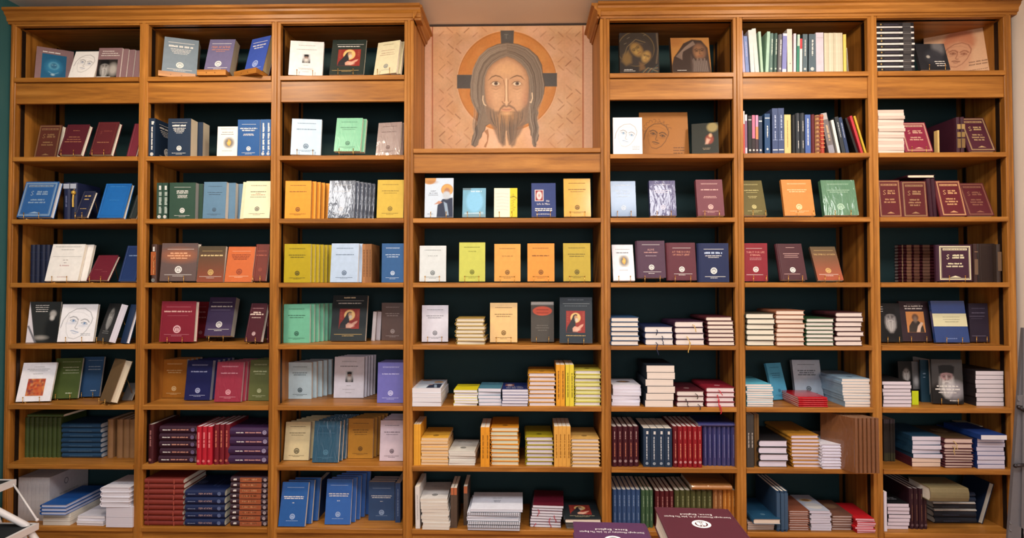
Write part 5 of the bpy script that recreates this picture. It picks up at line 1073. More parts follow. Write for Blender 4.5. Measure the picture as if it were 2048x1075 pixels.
fc(1398, 1458.6, 486, .022, '#18244c', 'navy hardback with pale blue title', d=.004, lean=3, k='h', ds=[('r', .18, .84, .84, .85, Wt), ('d', .725, .6, .05, '#b8c8e0'), ('d', .665, .55, .02, Wt), ('d', .625, .35, .016, Wt), ('e', .29, .11, Wt), ('r', .2, .88, .135, .145, Wt), ('d', .1, .24, .014, Wt)])
A(4, 4)
stk(1223, 1279, 634, 6, '#24476c', 'blue hardback', edge='tail', L=.19, yb=690.5, jx=.002, name='blue stack', page='#e8dcd0')
stk(1291, 1348, 652, 3, '#16234a', 'navy hardback with ribbon', edge='tail', L=.2, d=.002, jy=.002, jx=.004, name='navy stack', page='#e8e0da', skew=-.002, front=[('d', .3, .3, .02, '#5a6a94')], ribs={0: ('#1c2440', .35, .05), 1: ('#1c2440', .6, .035), 2: ('#1c2440', .42, .022)})
stk(1350.5, 1408.6, 642, 4, '#381a34', 'dark purple hardback with ribbon', edge='tail', L=.2, d=.002, jy=.002, jx=.002, name='purple stack', page='#e8dcd4', ribs={0: ('#c8a458', .45, .04), 1: ('#c8a458', .4, .03), 3: ('#c8a458', .6, .03)})
stk(1417, 1470, 633, 7, '#48161e', 'dark maroon hardback', edge='tail', L=.2, yb=690.5, jx=.003, name='maroon stack', page='#e8d8c8', skew=-.001)
A(4, 5)
stk(1225, 1281, 770, 6, '#e2e0e8', 'white paperback', edge='tail', L=.16, yb=810.5, k='p', jx=.004, ja=2, name='white stack', page='#dcd8e4', pic=(.2, .8, .38, .68, lambda c: (c.rect(-1, 2, -1, 9, '#e2e0e8'), c.ell(.5, c.h * .5, .42, c.h * .44, '#6a5a50', 1, 3), c.ell(.5, c.h * .5, .2, c.h * .3, '#a87c50', .9, 3))))
stk(1291, 1347, 730, 6, '#16222e', 'thick dark navy paperback', edge='tail', L=.2, yb=813.5, k='p', jx=.004, ja=2, skew=.0016, name='tall stack', page='#e6d8cc')
stk(1354, 1409, 781, 3, '#4a101c', 'dark maroon hardback with ribbon', edge='tail', L=.2, d=.002, jy=.002, jx=.002, name='maroon stack', page='#e4d8d0', front=[('e', .3, .1, '#9a7c7c')], ribs={0: ('#2a1a1e', .8, .02), 1: ('#2a1a1e', .35, .03), 2: ('#2a1a1e', .65, .02)})
stk(1413.5, 1470.5, 774, 4, '#7c1426', 'crimson hardback with ribbon', edge='tail', L=.2, d=.002, jy=.002, jx=.002, name='crimson stack', page='#ead8d8', front=[('e', .22, .1, '#c89098')], ribs={0: ('#c01c34', .45, .035), 1: ('#c01c34', .42, .04), 2: ('#c01c34', .38, .03), 3: ('#c01c34', .46, .02)})
A(4, 6)
sp(1224, 1278.5, 852, 5, '#40101c', 'dark maroon hardback', yb=932, Wd=.17, spine=[('d', .22, .2, .14, '#c8a8a0'), ('d', .58, .36, .16, '#c0785c'), ('e', .86, .26, '#a89090')], page='#e4d8cc')
sp(1287.5, 1344.5, 856, 4, '#1a3048', 'dark navy hardback', yb=933.5, Wd=.17, spine=[('d', .13, .1, .3, Wt), ('d', .52, .6, .14, '#d8dce0'), ('e', .91, .2, '#a8b4c0')], page='#e6dccc', k='p')
sp(1346.5, 1405, 852, 6, ['#64121c', '#84141e', '#8c141e', '#8c141e', '#8c141e', '#8c141e'], 'red hardback', yb=934, Wd=.18, spine=[('d', .22, .2, .14, '#e0a898'), ('d', .6, .36, .16, '#e09878'), ('e', .87, .27, '#d0a0a0')], page='#e8dcd4')
sp(1406.5, 1472, 852.5, 7, '#30346a', 'indigo shrink wrapped hardback', yb=931, Wd=.16, fin='w', spine=[('d', .5, .6, .12, '#8488b8')])
zt_ = soly(Vector((1.2 * 0 + .78, .03, RZ[6])), ZA, 852.5) + .003
stk(1396, 1471, 845.5, 1, '#30346a', 'indigo wrapped hardback lying on the upright indigo row', edge='spine', L=.14, d=.02, lift=zt_, jx=0, jy=0, fin='w')
A(4, 7)
S7 = lambda ink: [('d', .3, .3, .2, ink), ('d', .72, .2, .16, ink)]
sp(1225, 1281.5, 978, 6, '#34507c', 'denim blue hardback', yb=1052, Wd=.17, spine=S7('#8098bc'))
sp(1283, 1307, 979, 3, '#3e5c40', 'mid green hardback', yb=1054, Wd=.17, spine=S7('#8aa488'))
sp(1311, 1348.5, 981, 4, '#50141c', 'maroon thin hardback', yb=1054, Wd=.17, spine=S7('#a87874'))
sp(1350, 1425.5, 980, 7, '#484a28', 'olive hardback', yb=1054, Wd=.17, spine=S7('#8c9068'))
sp(1426.8, 1446.5, 978, 2, '#946238', 'tan brown hardback', yb=1054, Wd=.16, spine=S7('#c09a6c'))
sp(1447, 1472, 979, 3, '#b8742c', 'amber thin hardback', yb=1054, Wd=.16, spine=S7('#dca860'))
zt_ = soly(Vector((.75, .03, RZ[7])), ZA, 979) + .003
stk(1383, 1464, 970, 1, '#a8703c', 'tan wrapped hardback lying across the upright row', edge='spine', L=.16, d=.02, lift=zt_, jx=0, jy=0, fin='w')
# ---- sixth bay
A(5, 0)
for x0, x1, yt, c, nm, k_, le, sp_ in (
    (1486, 1491, 61, '#b4aac8', 'lavender thin spine', 'p', -3, None), (1492, 1499, 72, '#7488bc', 'blue mauve paperback spine', 'p', -3, S1('#b8b8dc', False)),
    (1502, 1510, 60, '#d4d4d4', 'silver white wrapped spine', 'p', -3, None), (1511, 1519, 57, '#cdd2cf', 'white creased spine with tufted top', 'p', -4, None), (1522, 1527, 63, '#a8c8b0', 'pale green narrow spine', 'p', -3, None),
    (1531, 1537, 63, '#a4c8b4', 'mint green narrow spine', 'p', 3, None), (1537.5, 1546, 67, '#64807a', 'grey green spine with small label', 'h', 2, S1('#c8d8cc', True)), (1546.5, 1554, 67, '#46605a', 'dark grey green spine with label', 'h', 2, S1('#c8d8cc', True)),
    (1555, 1563.5, 69, '#707074', 'mid grey spine with white title', 'h', 2, S1('#e0e0e4', True)), (1564, 1573, 67, '#7c80bc', 'white and indigo spine', 'p', 2, [('r', .0, .06, '#e8e4ea'), ('r', .9, 1, '#e8e4ea')]),
    (1575, 1585, 58, '#d4cabf', 'tall cream spine', 'p', 0, [('d', .8, .05, .4, G)]), (1587, 1592, 67, '#e2ccd8', 'pinkish white spine', 'p', 1, None), (1593, 1598.5, 69, '#2f7c66', 'emerald green spine', 'p', 2, [('r', 0, .3, '#b0c8bc')]),
    (1599.5, 1604.5, 77, '#dcdcd8', 'white spine with a red top', 'p', 1, [('r', 0, .3, '#c02c38')]), (1605.5, 1615, 68, '#52646e', 'slate spine with white script', 'p', 1, S1(Wt, True, h=.2)), (1617.5, 1632, 68, '#4c5e6a', 'thick slate spine with white script', 'p', 1, S1(Wt, True, h=.2)),
    (1632.5, 1648, 65, '#c4bcca', 'thick lilac white spine', 'p', 0, [('r', .12, .14, '#b4acb8'), ('e', .75, .2, '#c0b8c4')])):
    sp(x0, x1, yt, 1, c, nm, d=.01, Wd=.16, k=k_, lean=le, spine=sp_, jy=.001)
sp(1649.5, 1687, 65, 8, ['#c9c1ab', '#bfb7a0', '#cfc7b2'], 'cream narrow paperback', d=.012, Wd=.16, k='p')
sp(1688, 1694, 68, 1, '#dcc060', 'yellow narrow spine ending the row', d=.012, Wd=.16, k='p')
z = CUR['z']; P = Vector((0, .05, z + .001)); P.x = solx(P, XA, 1697)
t = thing('paper_card', lab('thin white card leaning at the end of the spines'), 'card', frame(P, YA, Vector((-.05, 0, 1)).normalized(), YA.cross(Vector((-.05, 0, 1)).normalized())))
MB().box(0, .1, 0, .115, 0, .001).build('sheet', cmat('#e0e0dc'), t); MB().box(0, .1, 0, .004, .001, .012).build('folded_edge', cmat('#d0d0cc'), t)
A(5, 1)
for x0, x1, yt, c, nm, k_, le, sp_ in (
    (1487, 1490, 222, '#c8504c', 'red and white narrow spine', 'p', 0, [('r', 0, .3, '#e4d4d0')]), (1490.5, 1495, 229, '#7c5c7c', 'mauve spine with white bands', 'p', 0, [('r', 0, .16, '#dcd4dc'), ('r', .84, 1, '#c8c0d0')]),
    (1497, 1504, 231, '#1c1a1e', 'black spine with a white disc', 'p', 0, [('r', .1, .12, Wt), ('e', .9, .3, Wt)]), (1504.5, 1511, 230, '#2c2024', 'black spine with a pink top', 'p', 0, [('r', 0, .6, '#d06c8c'), ('e', .9, .3, Wt)]),
    (1511.5, 1517.5, 230, '#3c2a34', 'black spine with a pink and orange top', 'p', 0, [('r', 0, .3, '#c88cb0'), ('r', .3, .62, '#d88050'), ('e', .9, .3, Wt)]), (1518, 1525, 232, '#20324e', 'navy spine with a white disc', 'p', 0, [('r', .12, .15, Wt), ('e', .9, .3, Wt)]),
    (1530, 1541, 227, '#1c4470', 'dark blue spine with white title', 'p', 0, [('r', .1, .12, Wt), ('d', .45, .3, .2, Wt), ('e', .88, .2, Wt)])):
    sp(x0, x1, yt, 1, c, nm, d=.01, Wd=.16, k=k_, lean=le, spine=sp_, jy=.001)
sp(1545.5, 1569, 216, 2, '#3c4c74', 'tall denim blue book', d=.01, Wd=.17, k='p', spine=[('d', .3, .3, .24, '#a8b4d0'), ('d', .6, .2, .2, '#a8b4d0'), ('r', .69, .7, '#8c9cc0'), ('r', .9, .92, Wt)])
sp(1569.5, 1582.5, 229, 1, '#d8bc7c', 'sand yellow spine', d=.01, Wd=.16, k='p', spine=[('d', .5, .7, .12, '#a08450')], jy=.001)
for x0, x1, yt, c, nm, k_, le, sp_ in ((1584, 1592, 230, '#16181a', 'black narrow spine beside the sand yellow one', 'h', 0, None), (1622.5, 1630.5, 229, '#5c1824', 'maroon spine in the crowded row', 'h', 0, None),
    (1631, 1640.5, 230, '#a87c50', 'beige patterned spine', 'h', 0, [('r', i * .11 + .02, i * .11 + .07, '#74402c') for i in range(9)]), (1641, 1650, 229, '#a43a28', 'rust red patterned spine', 'h', -1, [('r', i * .1 + .03, i * .1 + .05, '#d08858') for i in range(9)]),
    (1658, 1671, 227, '#6c6668', 'grey spine leaning with a white emblem', 'p', -11, [('r', .0, .16, '#a8a4a4'), ('d', .5, .4, .3, '#c0a888'), ('r', .8, 1, '#8c8c98')]), (1676, 1681.5, 240, '#e0ddd6', 'white narrow leaning spine', 'p', -11, None),
    (1684.5, 1692, 234, '#2c3238', 'charcoal leaning spine', 'p', -11, S1('#b0b8c0', False)), (1692.5, 1699, 235, '#26385c', 'navy leaning spine', 'p', -11, S1('#b0b8d0', False)),
    (1713, 1717.5, 236, '#181616', 'black leaning spine in front of the red one', 'p', -17, None), (1722, 1727, 232, '#b8303c', 'red leaning spine', 'p', -16, None), (1730, 1734, 232, '#c0a02c', 'yellow leaning spine last in the row', 'p', -16, None)):
    sp(x0, x1, yt, 1, c, nm, d=.012, Wd=.15, k=k_, lean=le, spine=sp_, jy=.001)
sp(1592.5, 1610.5, 226, 2, '#30363e', 'charcoal book with white script', d=.01, Wd=.16, k='h', spine=[('d', .33, .26, .14, Wt), ('d', .78, .2, .14, Wt)])
sp(1611, 1622, 229, 1, '#4460a0', 'bright blue spine with white script', d=.01, Wd=.16, k='p', spine=[('d', .45, .7, .2, Wt)], jy=.001)
A(5, 2)
fc(1488, 1534.5, 361, .014, '#5a501e', 'olive book with pale title, partly behind the upright', d=.006, lean=20, st=1, off=.62, ds=E1('#c0b478', n=1, th=.026, sub=1) + [('d', .53, .4, .016, '#c0b478'), ('d', .49, .35, .016, '#c0b478')])
fc(1570, 1631, 359, .014, '#c8823e', 'orange tan glossy book', d=.006, lean=13, st=1, off=.65, fin='m', ds=E1('#f0d0a0', n=2, th=.022))
fc(1649.5, 1718, 360, .02, '#4c7c5c', 'green book in heavily creased shrink wrap', d=.006, lean=12, st=1, fin='w', ds=E1('#a8c8b0', n=2, th=.02, low=False))
A(5, 3)
fc(1488.5, 1536, 486, .02, '#84202c', 'crimson book with copper title near the upright', d=.004, lean=2, st=1, k='h', off=.62, ds=[('r', .1, .78, .86, .867, Wt), ('t', .74, .045, 'THIRST FOR LIFE', '#e0a090'), ('t', .665, .045, 'ETERNAL', '#e0a090'), ('d', .6, .5, .014, '#d0a0a0'), ('d', .56, .5, .014, '#d0a0a0'), ('e', .31, .12, Wt), ('r', .1, .8, .165, .173, Wt)])
fc(1563, 1614.7, 487, .02, '#42141e', 'dark maroon book with gilt lines on an easel', d=.006, lean=18, st=1, k='h', ds=[('r', .36, .7, .885, .893, '#e0b8b0'), ('r', .22, .85, .712, .722, '#e0b8b0'), ('r', .26, .78, .66, .668, '#e0b8b0'), ('r', .24, .8, .615, .623, '#e0b8b0'), ('e', .27, .11, Wt), ('r', .14, .76, .155, .163, '#e0b8b0')])
fc(1636, 1687.4, 493, .012, '#5a4034', 'olive brown book shading to rust with gold title', d=.006, lean=25, st=1, pic=full(lambda c: brownglow(c, '#5c4c34', '#a04c30')), ds=[('r', .12, .88, .88, .888, Gd), ('t', .74, .045, 'THE SYMBOLS OF FAITH', '#d0b070'), ('e', .28, .11, Gd), ('r', .1, .85, .16, .168, Wt), ('d', .12, .3, .012, Wt)])
A(5, 4)
stk(1493.5, 1550, 626, 6, '#38382c', 'dark olive hardback', edge='tail', L=.19, yb=690.8, jx=.003, name='olive stack', page='#e8e0cc')
stk(1554, 1611, 620, 8, '#8e5a40', 'tan hardback', edge='tail', L=.19, yb=692, jx=.003, ja=2, name='tan stack', page='#e8d4c0')
stk(1613, 1669, 636, 7, '#1f4426', 'dark green hardback', edge='tail', L=.19, yb=692, jx=.003, name='green stack', page='#e4dcd0')
stk(1672, 1727, 624, 7, '#3c161c', 'maroon backed hardback', edge='tail', L=.18, yb=691.5, jx=.006, ja=2, name='untidy stack', page='#e6d6cc')
A(5, 5)
stk(1493.5, 1546, 768, 10, '#5cb4cc', 'aqua covered paperback', edge='tail', L=.2, yb=812.5, k='p', jx=.003, ja=1.5, name='aqua stack', page='#e6d6cc')
fc(1548, 1578, 726, .012, '#4c9cbc', 'sky blue paperback leaning beside the aqua stack', yb=799, yaw=18, lean=18, ds=E2('#28607c', n=2, sub=1))
fc(1592, 1648, 719, .02, '#a0aebc', 'grey blue paperback standing behind the red stack', d=.165, lean=13, fin='g', ds=E2('#40484e', n=3, th=.026))
stk(1597, 1655, 794, 5, '#b81824', 'bright red wrapped book', edge='spine', L=.15, yb=814, jx=.001, name='low red stack', fin='g', spine=[('d', .5, .7, .12, '#d8686c')])
stk(1690, 1746, 757, 10, '#8ca8bc', 'pale blue covered paperback', edge='tail', L=.22, yb=813, k='p', jx=.003, ja=1, skew=-.0012, name='pale blue stack', page='#e6d8cc', front=[('e', .22, .1, '#5c7484')])
A(5, 6)
sp(1494, 1508.5, 828, 2, '#3c3834', 'dark grey book with white title', yb=934, Wd=.15, k='p', spine=[('d', .5, .3, .3, '#b8b0a8')])
sp(1510, 1519, 828, 2, '#6c4c24', 'brown narrow book', yb=932, Wd=.15, k='p')
stk(1519.5, 1577, 880, 4, '#1c1a1c', 'thick black hardback', edge='tail', L=.22, yb=934, jx=.003, name='black stack', page='#dcd4e2')
stk(1586, 1642, 870, 9, '#b07a28', 'ochre hardback', edge='tail', L=.23, yb=934, jx=.003, ja=1.5, skew=-.0008, name='ochre stack', page='#dcccd4', front=[('e', .3, .1, '#8a5c1c')])
stk(1645, 1703, 888, 8, '#d6d4e0', 'white paperback', edge='tail', L=.2, yb=937.5, k='h', jx=.003, name='white stack', page='#d8d2e0', pic=full(lambda c: face_lines(c, '#4a5a74', '#d8d6e0', .5, .75, .45)))
for i in range(6):
    x = 1712 + i * 8.4; P = Vector((0, -.055, CUR['z'] + .0005)); P.x = solx(P, XA, x); q = math.radians(28)
    fw = Vector((-math.sin(q), math.cos(q), 0)); P.y += .0; h = soly(P, ZA, 836); tt = (solx(Vector((0, -.055, P.z)), XA, x + 8.2) - P.x) * math.cos(q)
    book('h', .145, h, tt, frame(P, fw, ZA, fw.cross(ZA)), '#74492c', lab('brown wrapped hardback overhanging the shelf, %s of six slanting ones' % ORD[i + 1]), '#e0d0b8', 'w', None, [('d', .5, .6, .1, '#a07850')])
A(5, 7)
z2, d2 = stk(1496, 1549, 1043, 4, '#8a8488', 'grey topped paperback', edge='tail', L=.16, yb=1059.5, k='p', jx=.002, name='low stack', page='#dcc8bc')
stk(1507, 1562, 1036.5, 1, '#1d4866', 'teal blue hardback lying on the low stack', edge='tail', L=.22, yb=1059.5, lift=z2 + .001, jx=0, jy=0, page='#e0d0c0', front=[('e', .2, .08, '#5a8098')])
sp(1553.5, 1577, 981, 3, '#2a4460', 'navy blue hardback', yb=1062, Wd=.2, spine=[('r', .05, .95, '#34506c')])
stk(1579, 1619, 1020, 9, '#7c4834', 'thin copper brown hardback', edge='tail', L=.16, yb=1060.5, jx=.002, name='copper stack', page='#d8c0b8')
stk(1622, 1663, 1021, 8, '#b4b0b8', 'white picture paperback', edge='tail', L=.17, yb=1060.5, k='p', jx=.004, ja=2, name='pale stack', page='#ccc8d8', pic=full(lambda c: (c.rect(-1, 2, -1, 9, '#aab0c0'), c.ell(.45, c.h * .65, .3, .2, '#c0a878', 1, 2), c.ell(.45, c.h * .65, .2, .14, '#8a6440', 1, 2), c.ell(.5, c.h * .3, .4, .4, '#c8c4c0', .9, 3))), topdesc='white paperback with a haloed saint')
stk(1665, 1706, 1030, 6, '#6e4a3c', 'brown paperback with a dim picture', edge='tail', L=.16, yb=1060, jx=.002, name='brown stack', page='#c8b4ac', pic=full(lambda c: (c.rect(-1, 2, -1, 9, '#6c483a'), c.ell(.5, c.h * .6, .3, .3, '#8c6c50', .9, 5))))
stk(1713, 1750, 1036, 7, '#b81620', 'red covered booklet', edge='tail', L=.16, yb=1066, k='p', jx=.005, ja=3, name='red topped stack', page='#d8a8b4')
# ---- seventh bay
A(6, 0)
stk(1755, 1830, 44, 18, '#1c1a20', 'black sleeved book', edge='spine', L=.13, d=.02, k='p', jx=.001, ja=.3, cols=['#e8e6e4', '#1c1a20'], thick=[.45, 1] * 9, spine=[('e', .12, .2, Gd), ('d', .4, .4, .12, '#5c5470'), ('r', .7, .92, '#3c3a3c')], name='banded stack')
fc(1842, 1901, 88, .014, '#22242a', 'small dark book with a faint photograph and white title', d=.01, lean=16, st=1, pic=full(lambda c: (c.rect(-1, 2, -1, 9, '#202228'), c.ell(.75, c.h * .85, .2, .3, '#6c6c70', .9, 9), c.ell(.55, c.h * .5, .3, .3, '#30323a', .9, 9), c.ell(.35, c.h * .5, .06, .06, '#a8a49c', .9, 2))), ds=[('d', .3, .35, .03, Wt, .7), ('d', .22, .35, .03, Wt, .72), ('d', .14, .32, .03, Wt, .74)])
fc(1850, 1994, 66, .012, '#dcae88', 'large pinkish landscape book with a drawn face', d=.19, yaw=-31, lean=8, pic=full(terra_face), ds=[('d', .3, .26, .022, '#8a6048', .76), ('d', .25, .26, .022, '#8a6048', .76), ('d', .16, .28, .012, '#8a6048', .76), ('d', .12, .26, .012, '#8a6048', .76)])
A(6, 1)
stk(1757.5, 1810, 219, 14, '#cdb8ac', 'thin cream booklet', edge='tail', L=.17, d=.01, k='p', jx=.002, ja=1.5, page=['#e8d8cc', '#d8c4b8'], name='pale stack')
fc(1814, 1866.7, 245, .012, '#84203c', 'crimson book with a large gilt initial', d=.02, lean=20, st=1, off=.4, ds=SER('#d0a890', 2), k='h')
sp(1876.5, 1880, 260, 1, '#cdb070', 'narrow gold upright strip', d=.015, Wd=.02, k='p')
sp(1914, 1930, 234, 2, '#3a1424', 'dark maroon book with gilt spine', d=.012, Wd=.17, spine=[('r', .2, .34, '#a08450'), ('r', .42, .56, '#8c7040'), ('r', .6, .86, '#7c6038')], lean=0)
fc(1942, 1992, 236, .02, '#48182a', 'dark maroon book with a gilt framed initial', d=.01, lean=22, ds=SER('#b09468', 3), k='h')
A(6, 2)
fc(1760, 1805, 360, .02, '#5c141c', 'maroon gilt framed volume, first of four facing out', d=.03, lean=6, ds=SER('#b0845c', 2), k='h', yaw=0)
fc(1807.5, 1857, 362, .02, '#561218', 'maroon gilt framed volume, second of four facing out', d=.026, lean=5, ds=SER('#a07c58', 3), k='h')
sp(1860, 1878, 357, 2, '#3c1424', 'dark maroon volume between framed ones', d=.05, Wd=.14, lean=-4)
fc(1885, 1935, 361, .02, '#601420', 'maroon gilt framed volume, third of four and brightest', d=.02, lean=15, ds=SER('#d0a070', 3), k='h')
fc(1938, 1989, 366, .018, '#561822', 'maroon gilt framed volume, last of four and most tilted', d=.02, lean=22, ds=SER('#8a5c48', 3), k='h')
P = Vector((0, .06, CUR['z'])); P.x = solx(P, XA, 1816)
zt_ = soly(P, ZA, 356)
stk(1816, 1870, 349, 1, '#3a1420', 'maroon book lying flat across the framed volumes', edge='tail', L=.16, d=.055, lift=zt_, jx=0, jy=0, page='#ece4c8')
A(6, 3)
stk(1797, 1877, 489, 12, '#4a1420', 'maroon gilt banded hardback', edge='spine', L=.16, yb=563, jx=.001, ja=.5, spine=[('r', .08, .11, '#a08060'), ('r', .2, .32, '#9a6c50'), ('r', .38, .52, '#8a5c48'), ('r', .6, .78, '#8c6450'), ('r', .9, .96, '#a08470')], name='maroon stack', page='#c8beb8')
fc(1877.5, 1945, 489, .026, '#3c1c30', 'dark plum volume with a bright cream frame', d=.006, lean=1, k='h', st=1, ds=SER('#e0d8b4', 2))
sp(1949, 1957, 487, 1, '#3a2220', 'dark brown spine beside the cream framed volume', d=.01, Wd=.12, spine=[('r', .2, .22, '#8a6c50'), ('r', .4, .8, '#6c5440')])
fc(1958, 1992, 487, .014, '#2e201c', 'plain dark brown volume', d=.05, lean=1, k='h', ds=[('b', .1, .01, '#4c3830')])
sp(1994, 2003, 488, 1, '#3a2c26', 'dark brown spine ending the shelf', d=.03, Wd=.12, spine=[('r', .2, .7, '#6c5440')])
A(6, 4)
fc(1763, 1806, 606, .01, '#17191c', 'black book with a bearded elder in a cap', yb=683, lean=8, st=1, pic=full(lambda c: bearded(c, '#17191c', .52, .62, .36)), ds=[('d', .9, .2, .018, Wt, .12), ('d', .84, .2, .018, Wt, .12), ('d', .78, .2, .018, Wt, .12)])
fc(1806, 1864.5, 602, .014, '#33222a', 'dark plum book with an orange saint picture', yb=682, lean=9, st=1, pic=(.2, .82, .22, .74, orange_saint), ds=[('d', .86, .66, .034, Wt), ('d', .80, .62, .03, Wt), ('d', .92, .5, .01, '#a09aa0')])
fc(1872, 1940, 601, .012, '#1d3f7c', 'large glossy blue book with a cream band', yb=684, lean=10, st=1, fin='g', ds=[('r', 0, 1, .38, .69, '#d4cfa8'), ('d', .60, .5, .014, '#8a8a78', .55), ('d', .54, .5, .014, '#8a8a78', .55), ('d', .48, .4, .018, '#8a8a78', .55), ('d', .08, .3, .018, '#8aa0d0')])
fc(1941, 1979.5, 606, .014, '#2c2434', 'dark purple book with thin pale rules', yb=683, lean=3, st=1, ds=[('d', .86, .7, .014, '#6c6478'), ('d', .74, .7, .02, '#7c7488'), ('r', .0, .8, .66, .667, '#8c8498'), ('r', .1, .7, .6, .605, '#6c6478'), ('r', .1, .82, .15, .157, '#8c8498')])
A(6, 5)
stk(1766.5, 1823, 762, 7, '#201c1c', 'dark covered paperback', edge='tail', L=.18, yb=813.5, k='p', jx=.002, name='low stack', page='#dcd2da')
fc(1800, 1842, 722, .008, '#1c1e20', 'black booklet with an elder and a grey photograph', yb=801, lean=4, pic=full(lambda c: (bearded(c, '#141617', .38, .72, .22, False), c.rect(.66, 1.1, .3 * c.h, 9, '#6c6c6c', .9), c.ell(.85, c.h * .5, .12, .2, '#b0aeac', .8, 5))))
P = Vector((0, .055, CUR['z'] + .0005)); P.x = solx(P, XA, 1824)
t = thing('note_card', lab('bright yellow green square card by the low stack'), 'card', frame(P, XA, ZA, -YA)); W_ = solx(P, XA, 1837); H_ = soly(P, ZA, 781)
MB().box(0, W_, 0, H_, 0, .001).build('sheet', cmat('#c4d41c'), t); MB().box(0, W_, 0, .001, -.02, .0).build('folded_foot', cmat('#b4c41c'), t)
fc(1843, 1862, 719, .01, '#173848', 'dark teal book with its white page edge showing', yb=803, yaw=-8, lean=2, page='#dcdcdc', ds=[('d', .66, .3, .03, '#8a9cac', .4), ('d', .58, .3, .02, '#8a9cac', .4)])
sp(1860.5, 1864.5, 719, 1, '#d4d0cc', 'white thin booklet beside the teal book', yb=804, Wd=.1, k='p')
fc(1866, 1928, 718, .01, '#3a3836', 'grey book with a white bearded elder in profile', yb=806, yaw=-5, lean=3, st=1, fin='g', pic=full(lambda c: (bearded(c, '#3c3a3a', .48, .58, .36, True, '#a07c7c'), c.ell(.72, c.h * .3, .3, .3, '#c4c0c8', .5, 14))), ds=[('d', .38, .7, .03, Wt, .5), ('d', .31, .8, .03, Wt, .5), ('d', .24, .6, .02, Wt, .5), ('d', .06, .3, .02, Wt, .7)])
stk(1953, 2010, 741, 8, '#241e20', 'black covered paperback', edge='tail', L=.2, yb=811.5, k='p', jx=.002, name='tall stack', page='#dcd4da')
A(6, 6)
sp(1768.5, 1791, 838, 7, '#2a2420', 'black brown thin book', yb=922, Wd=.1, k='p', spine=[('r', .8, .98, '#3c3a24'), ('r', 0, .1, '#4c444a')])
stk(1826, 1884, 872, 7, '#1c4058', 'dark teal paperback', edge='tail', L=.21, yb=933, k='p', jx=.004, ja=2, name='teal topped stack', page=['#e4c8b4', '#e4c8b4', '#dcd4e0', '#dcd4e0', '#dcd4e0', '#dcd4e0', '#dcd4e0'], cols=['#4c1a24', '#4c1a24', '#1c4058', '#1c4058', '#1c4058', '#1c4058', '#1c4058'])
stk(1891, 1948, 876, 9, '#4a1c24', 'dark maroon hardback', edge='tail', L=.2, yb=935.5, jx=.003, ja=1.5, name='maroon stack', page='#dcc0b4', thick=[.8] * 7 + [1.5, 1.5], pic=full(lambda c: (c.rect(-1, 2, -1, 9, '#4c3a24'), c.ell(.55, c.h * .6, .25, .3, '#8a7858', .9, 4), c.ell(.5, c.h * .7, .1, .1, '#5c3020', .9, 3))), topdesc='brown gilt book with a picture', ribs={7: ('#c0a468', .3, .03), 8: ('#c0a468', .35, .03)})
z2, d2 = stk(1955, 2010, 876, 7, '#16306c', 'royal blue paperback', edge='tail', L=.22, yb=936.5, k='p', jx=.003, name='blue edged stack', page='#d2ccdc')
stk(1962, 2014, 869, 1, '#1c3c80', 'royal blue paperback set askew on the blue edged stack', edge='tail', L=.2, yb=936.5, lift=z2 + .0005, k='p', jx=0, jy=0, page='#e6e2e6')
stk(1940, 1996, 853, 1, '#c8c0a0', 'cream booklet lying behind the askew blue one', edge='tail', L=.1, d=.15, lift=z2 + .014, k='p', jx=0, jy=0)
A(6, 7)
sp(1769, 1775, 983, 1, '#dad4e0', 'white paperback beside the white stack', yb=1062, Wd=.15, k='p')
stk(1776, 1819.5, 1006, 7, '#18181a', 'black topped white paperback', edge='tail', L=.2, yb=1058, k='p', jx=.004, ja=1.5, name='white stack', page='#dcd0dc', front=[('d', .3, .5, .03, '#9a9aa0'), ('d', .22, .6, .03, '#9a9aa0')])
sp(1820, 1856.5, 976, 4, '#30121c', 'dark maroon hardback', yb=1057, Wd=.18, spine=[('d', .2, .14, .14, '#7c6450'), ('d', .6, .4, .12, '#8c6048'), ('e', .9, .28, '#6c5458')], page='#d8ccc4')
z2, d2 = stk(1868, 1952, 984, 7, '#20242c', 'dark blue large hardback', edge='spine', L=.16, yb=1046, jx=.003, ja=1, cols=['#1d2430', '#1d2430', '#c8c4bc', '#20222a', '#c8c4bc', '#1c2a40', '#1c2a40'], thick=[1.3, 1.3, .5, 1, .5, 1, 1], spine=[('d', .4, .4, .1, '#4c5c7c')], name='mixed stack')
stk(1860, 1937, 975, 1, '#7c7050', 'khaki thick book on the mixed stack', edge='spine', L=.13, yb=1046, lift=z2 + .001, jx=0, jy=0)
sp(1957, 1968, 968, 1, '#122440', 'navy hardback leaning with its page edge outward', yb=1048, Wd=.13, lean=17, out='fore', page='#b8b4a8')
# ---------------------------------------------------------------- gilt tassel by the small navy hardback
A(0, 2)
P = at(147, 383, -.002); t = thing('book_mark', lab('gold tasselled bookmark hanging before the navy spines'), 'bookmark', Matrix.Translation(P))
P.y = .035; t.location = at(147, 385, .042)
MB().ball((0, 0, 0), .009, 8, 5).build('knot', simple('gold_thread', '#c8a044', .4, .3), t, smooth=True); MB().tube([(0, 0, -.006), (-.002, .0, -.03), (-.001, 0, -.06)], .0035, 6).build('tassel', simple('gold_thread', '#c8a044', .4, .3), t)
MB().tube([(0, 0, .006), (.001, .003, .016)], .001, 5).build('cord', simple('gold_thread', '#c8a044', .4, .3), t)
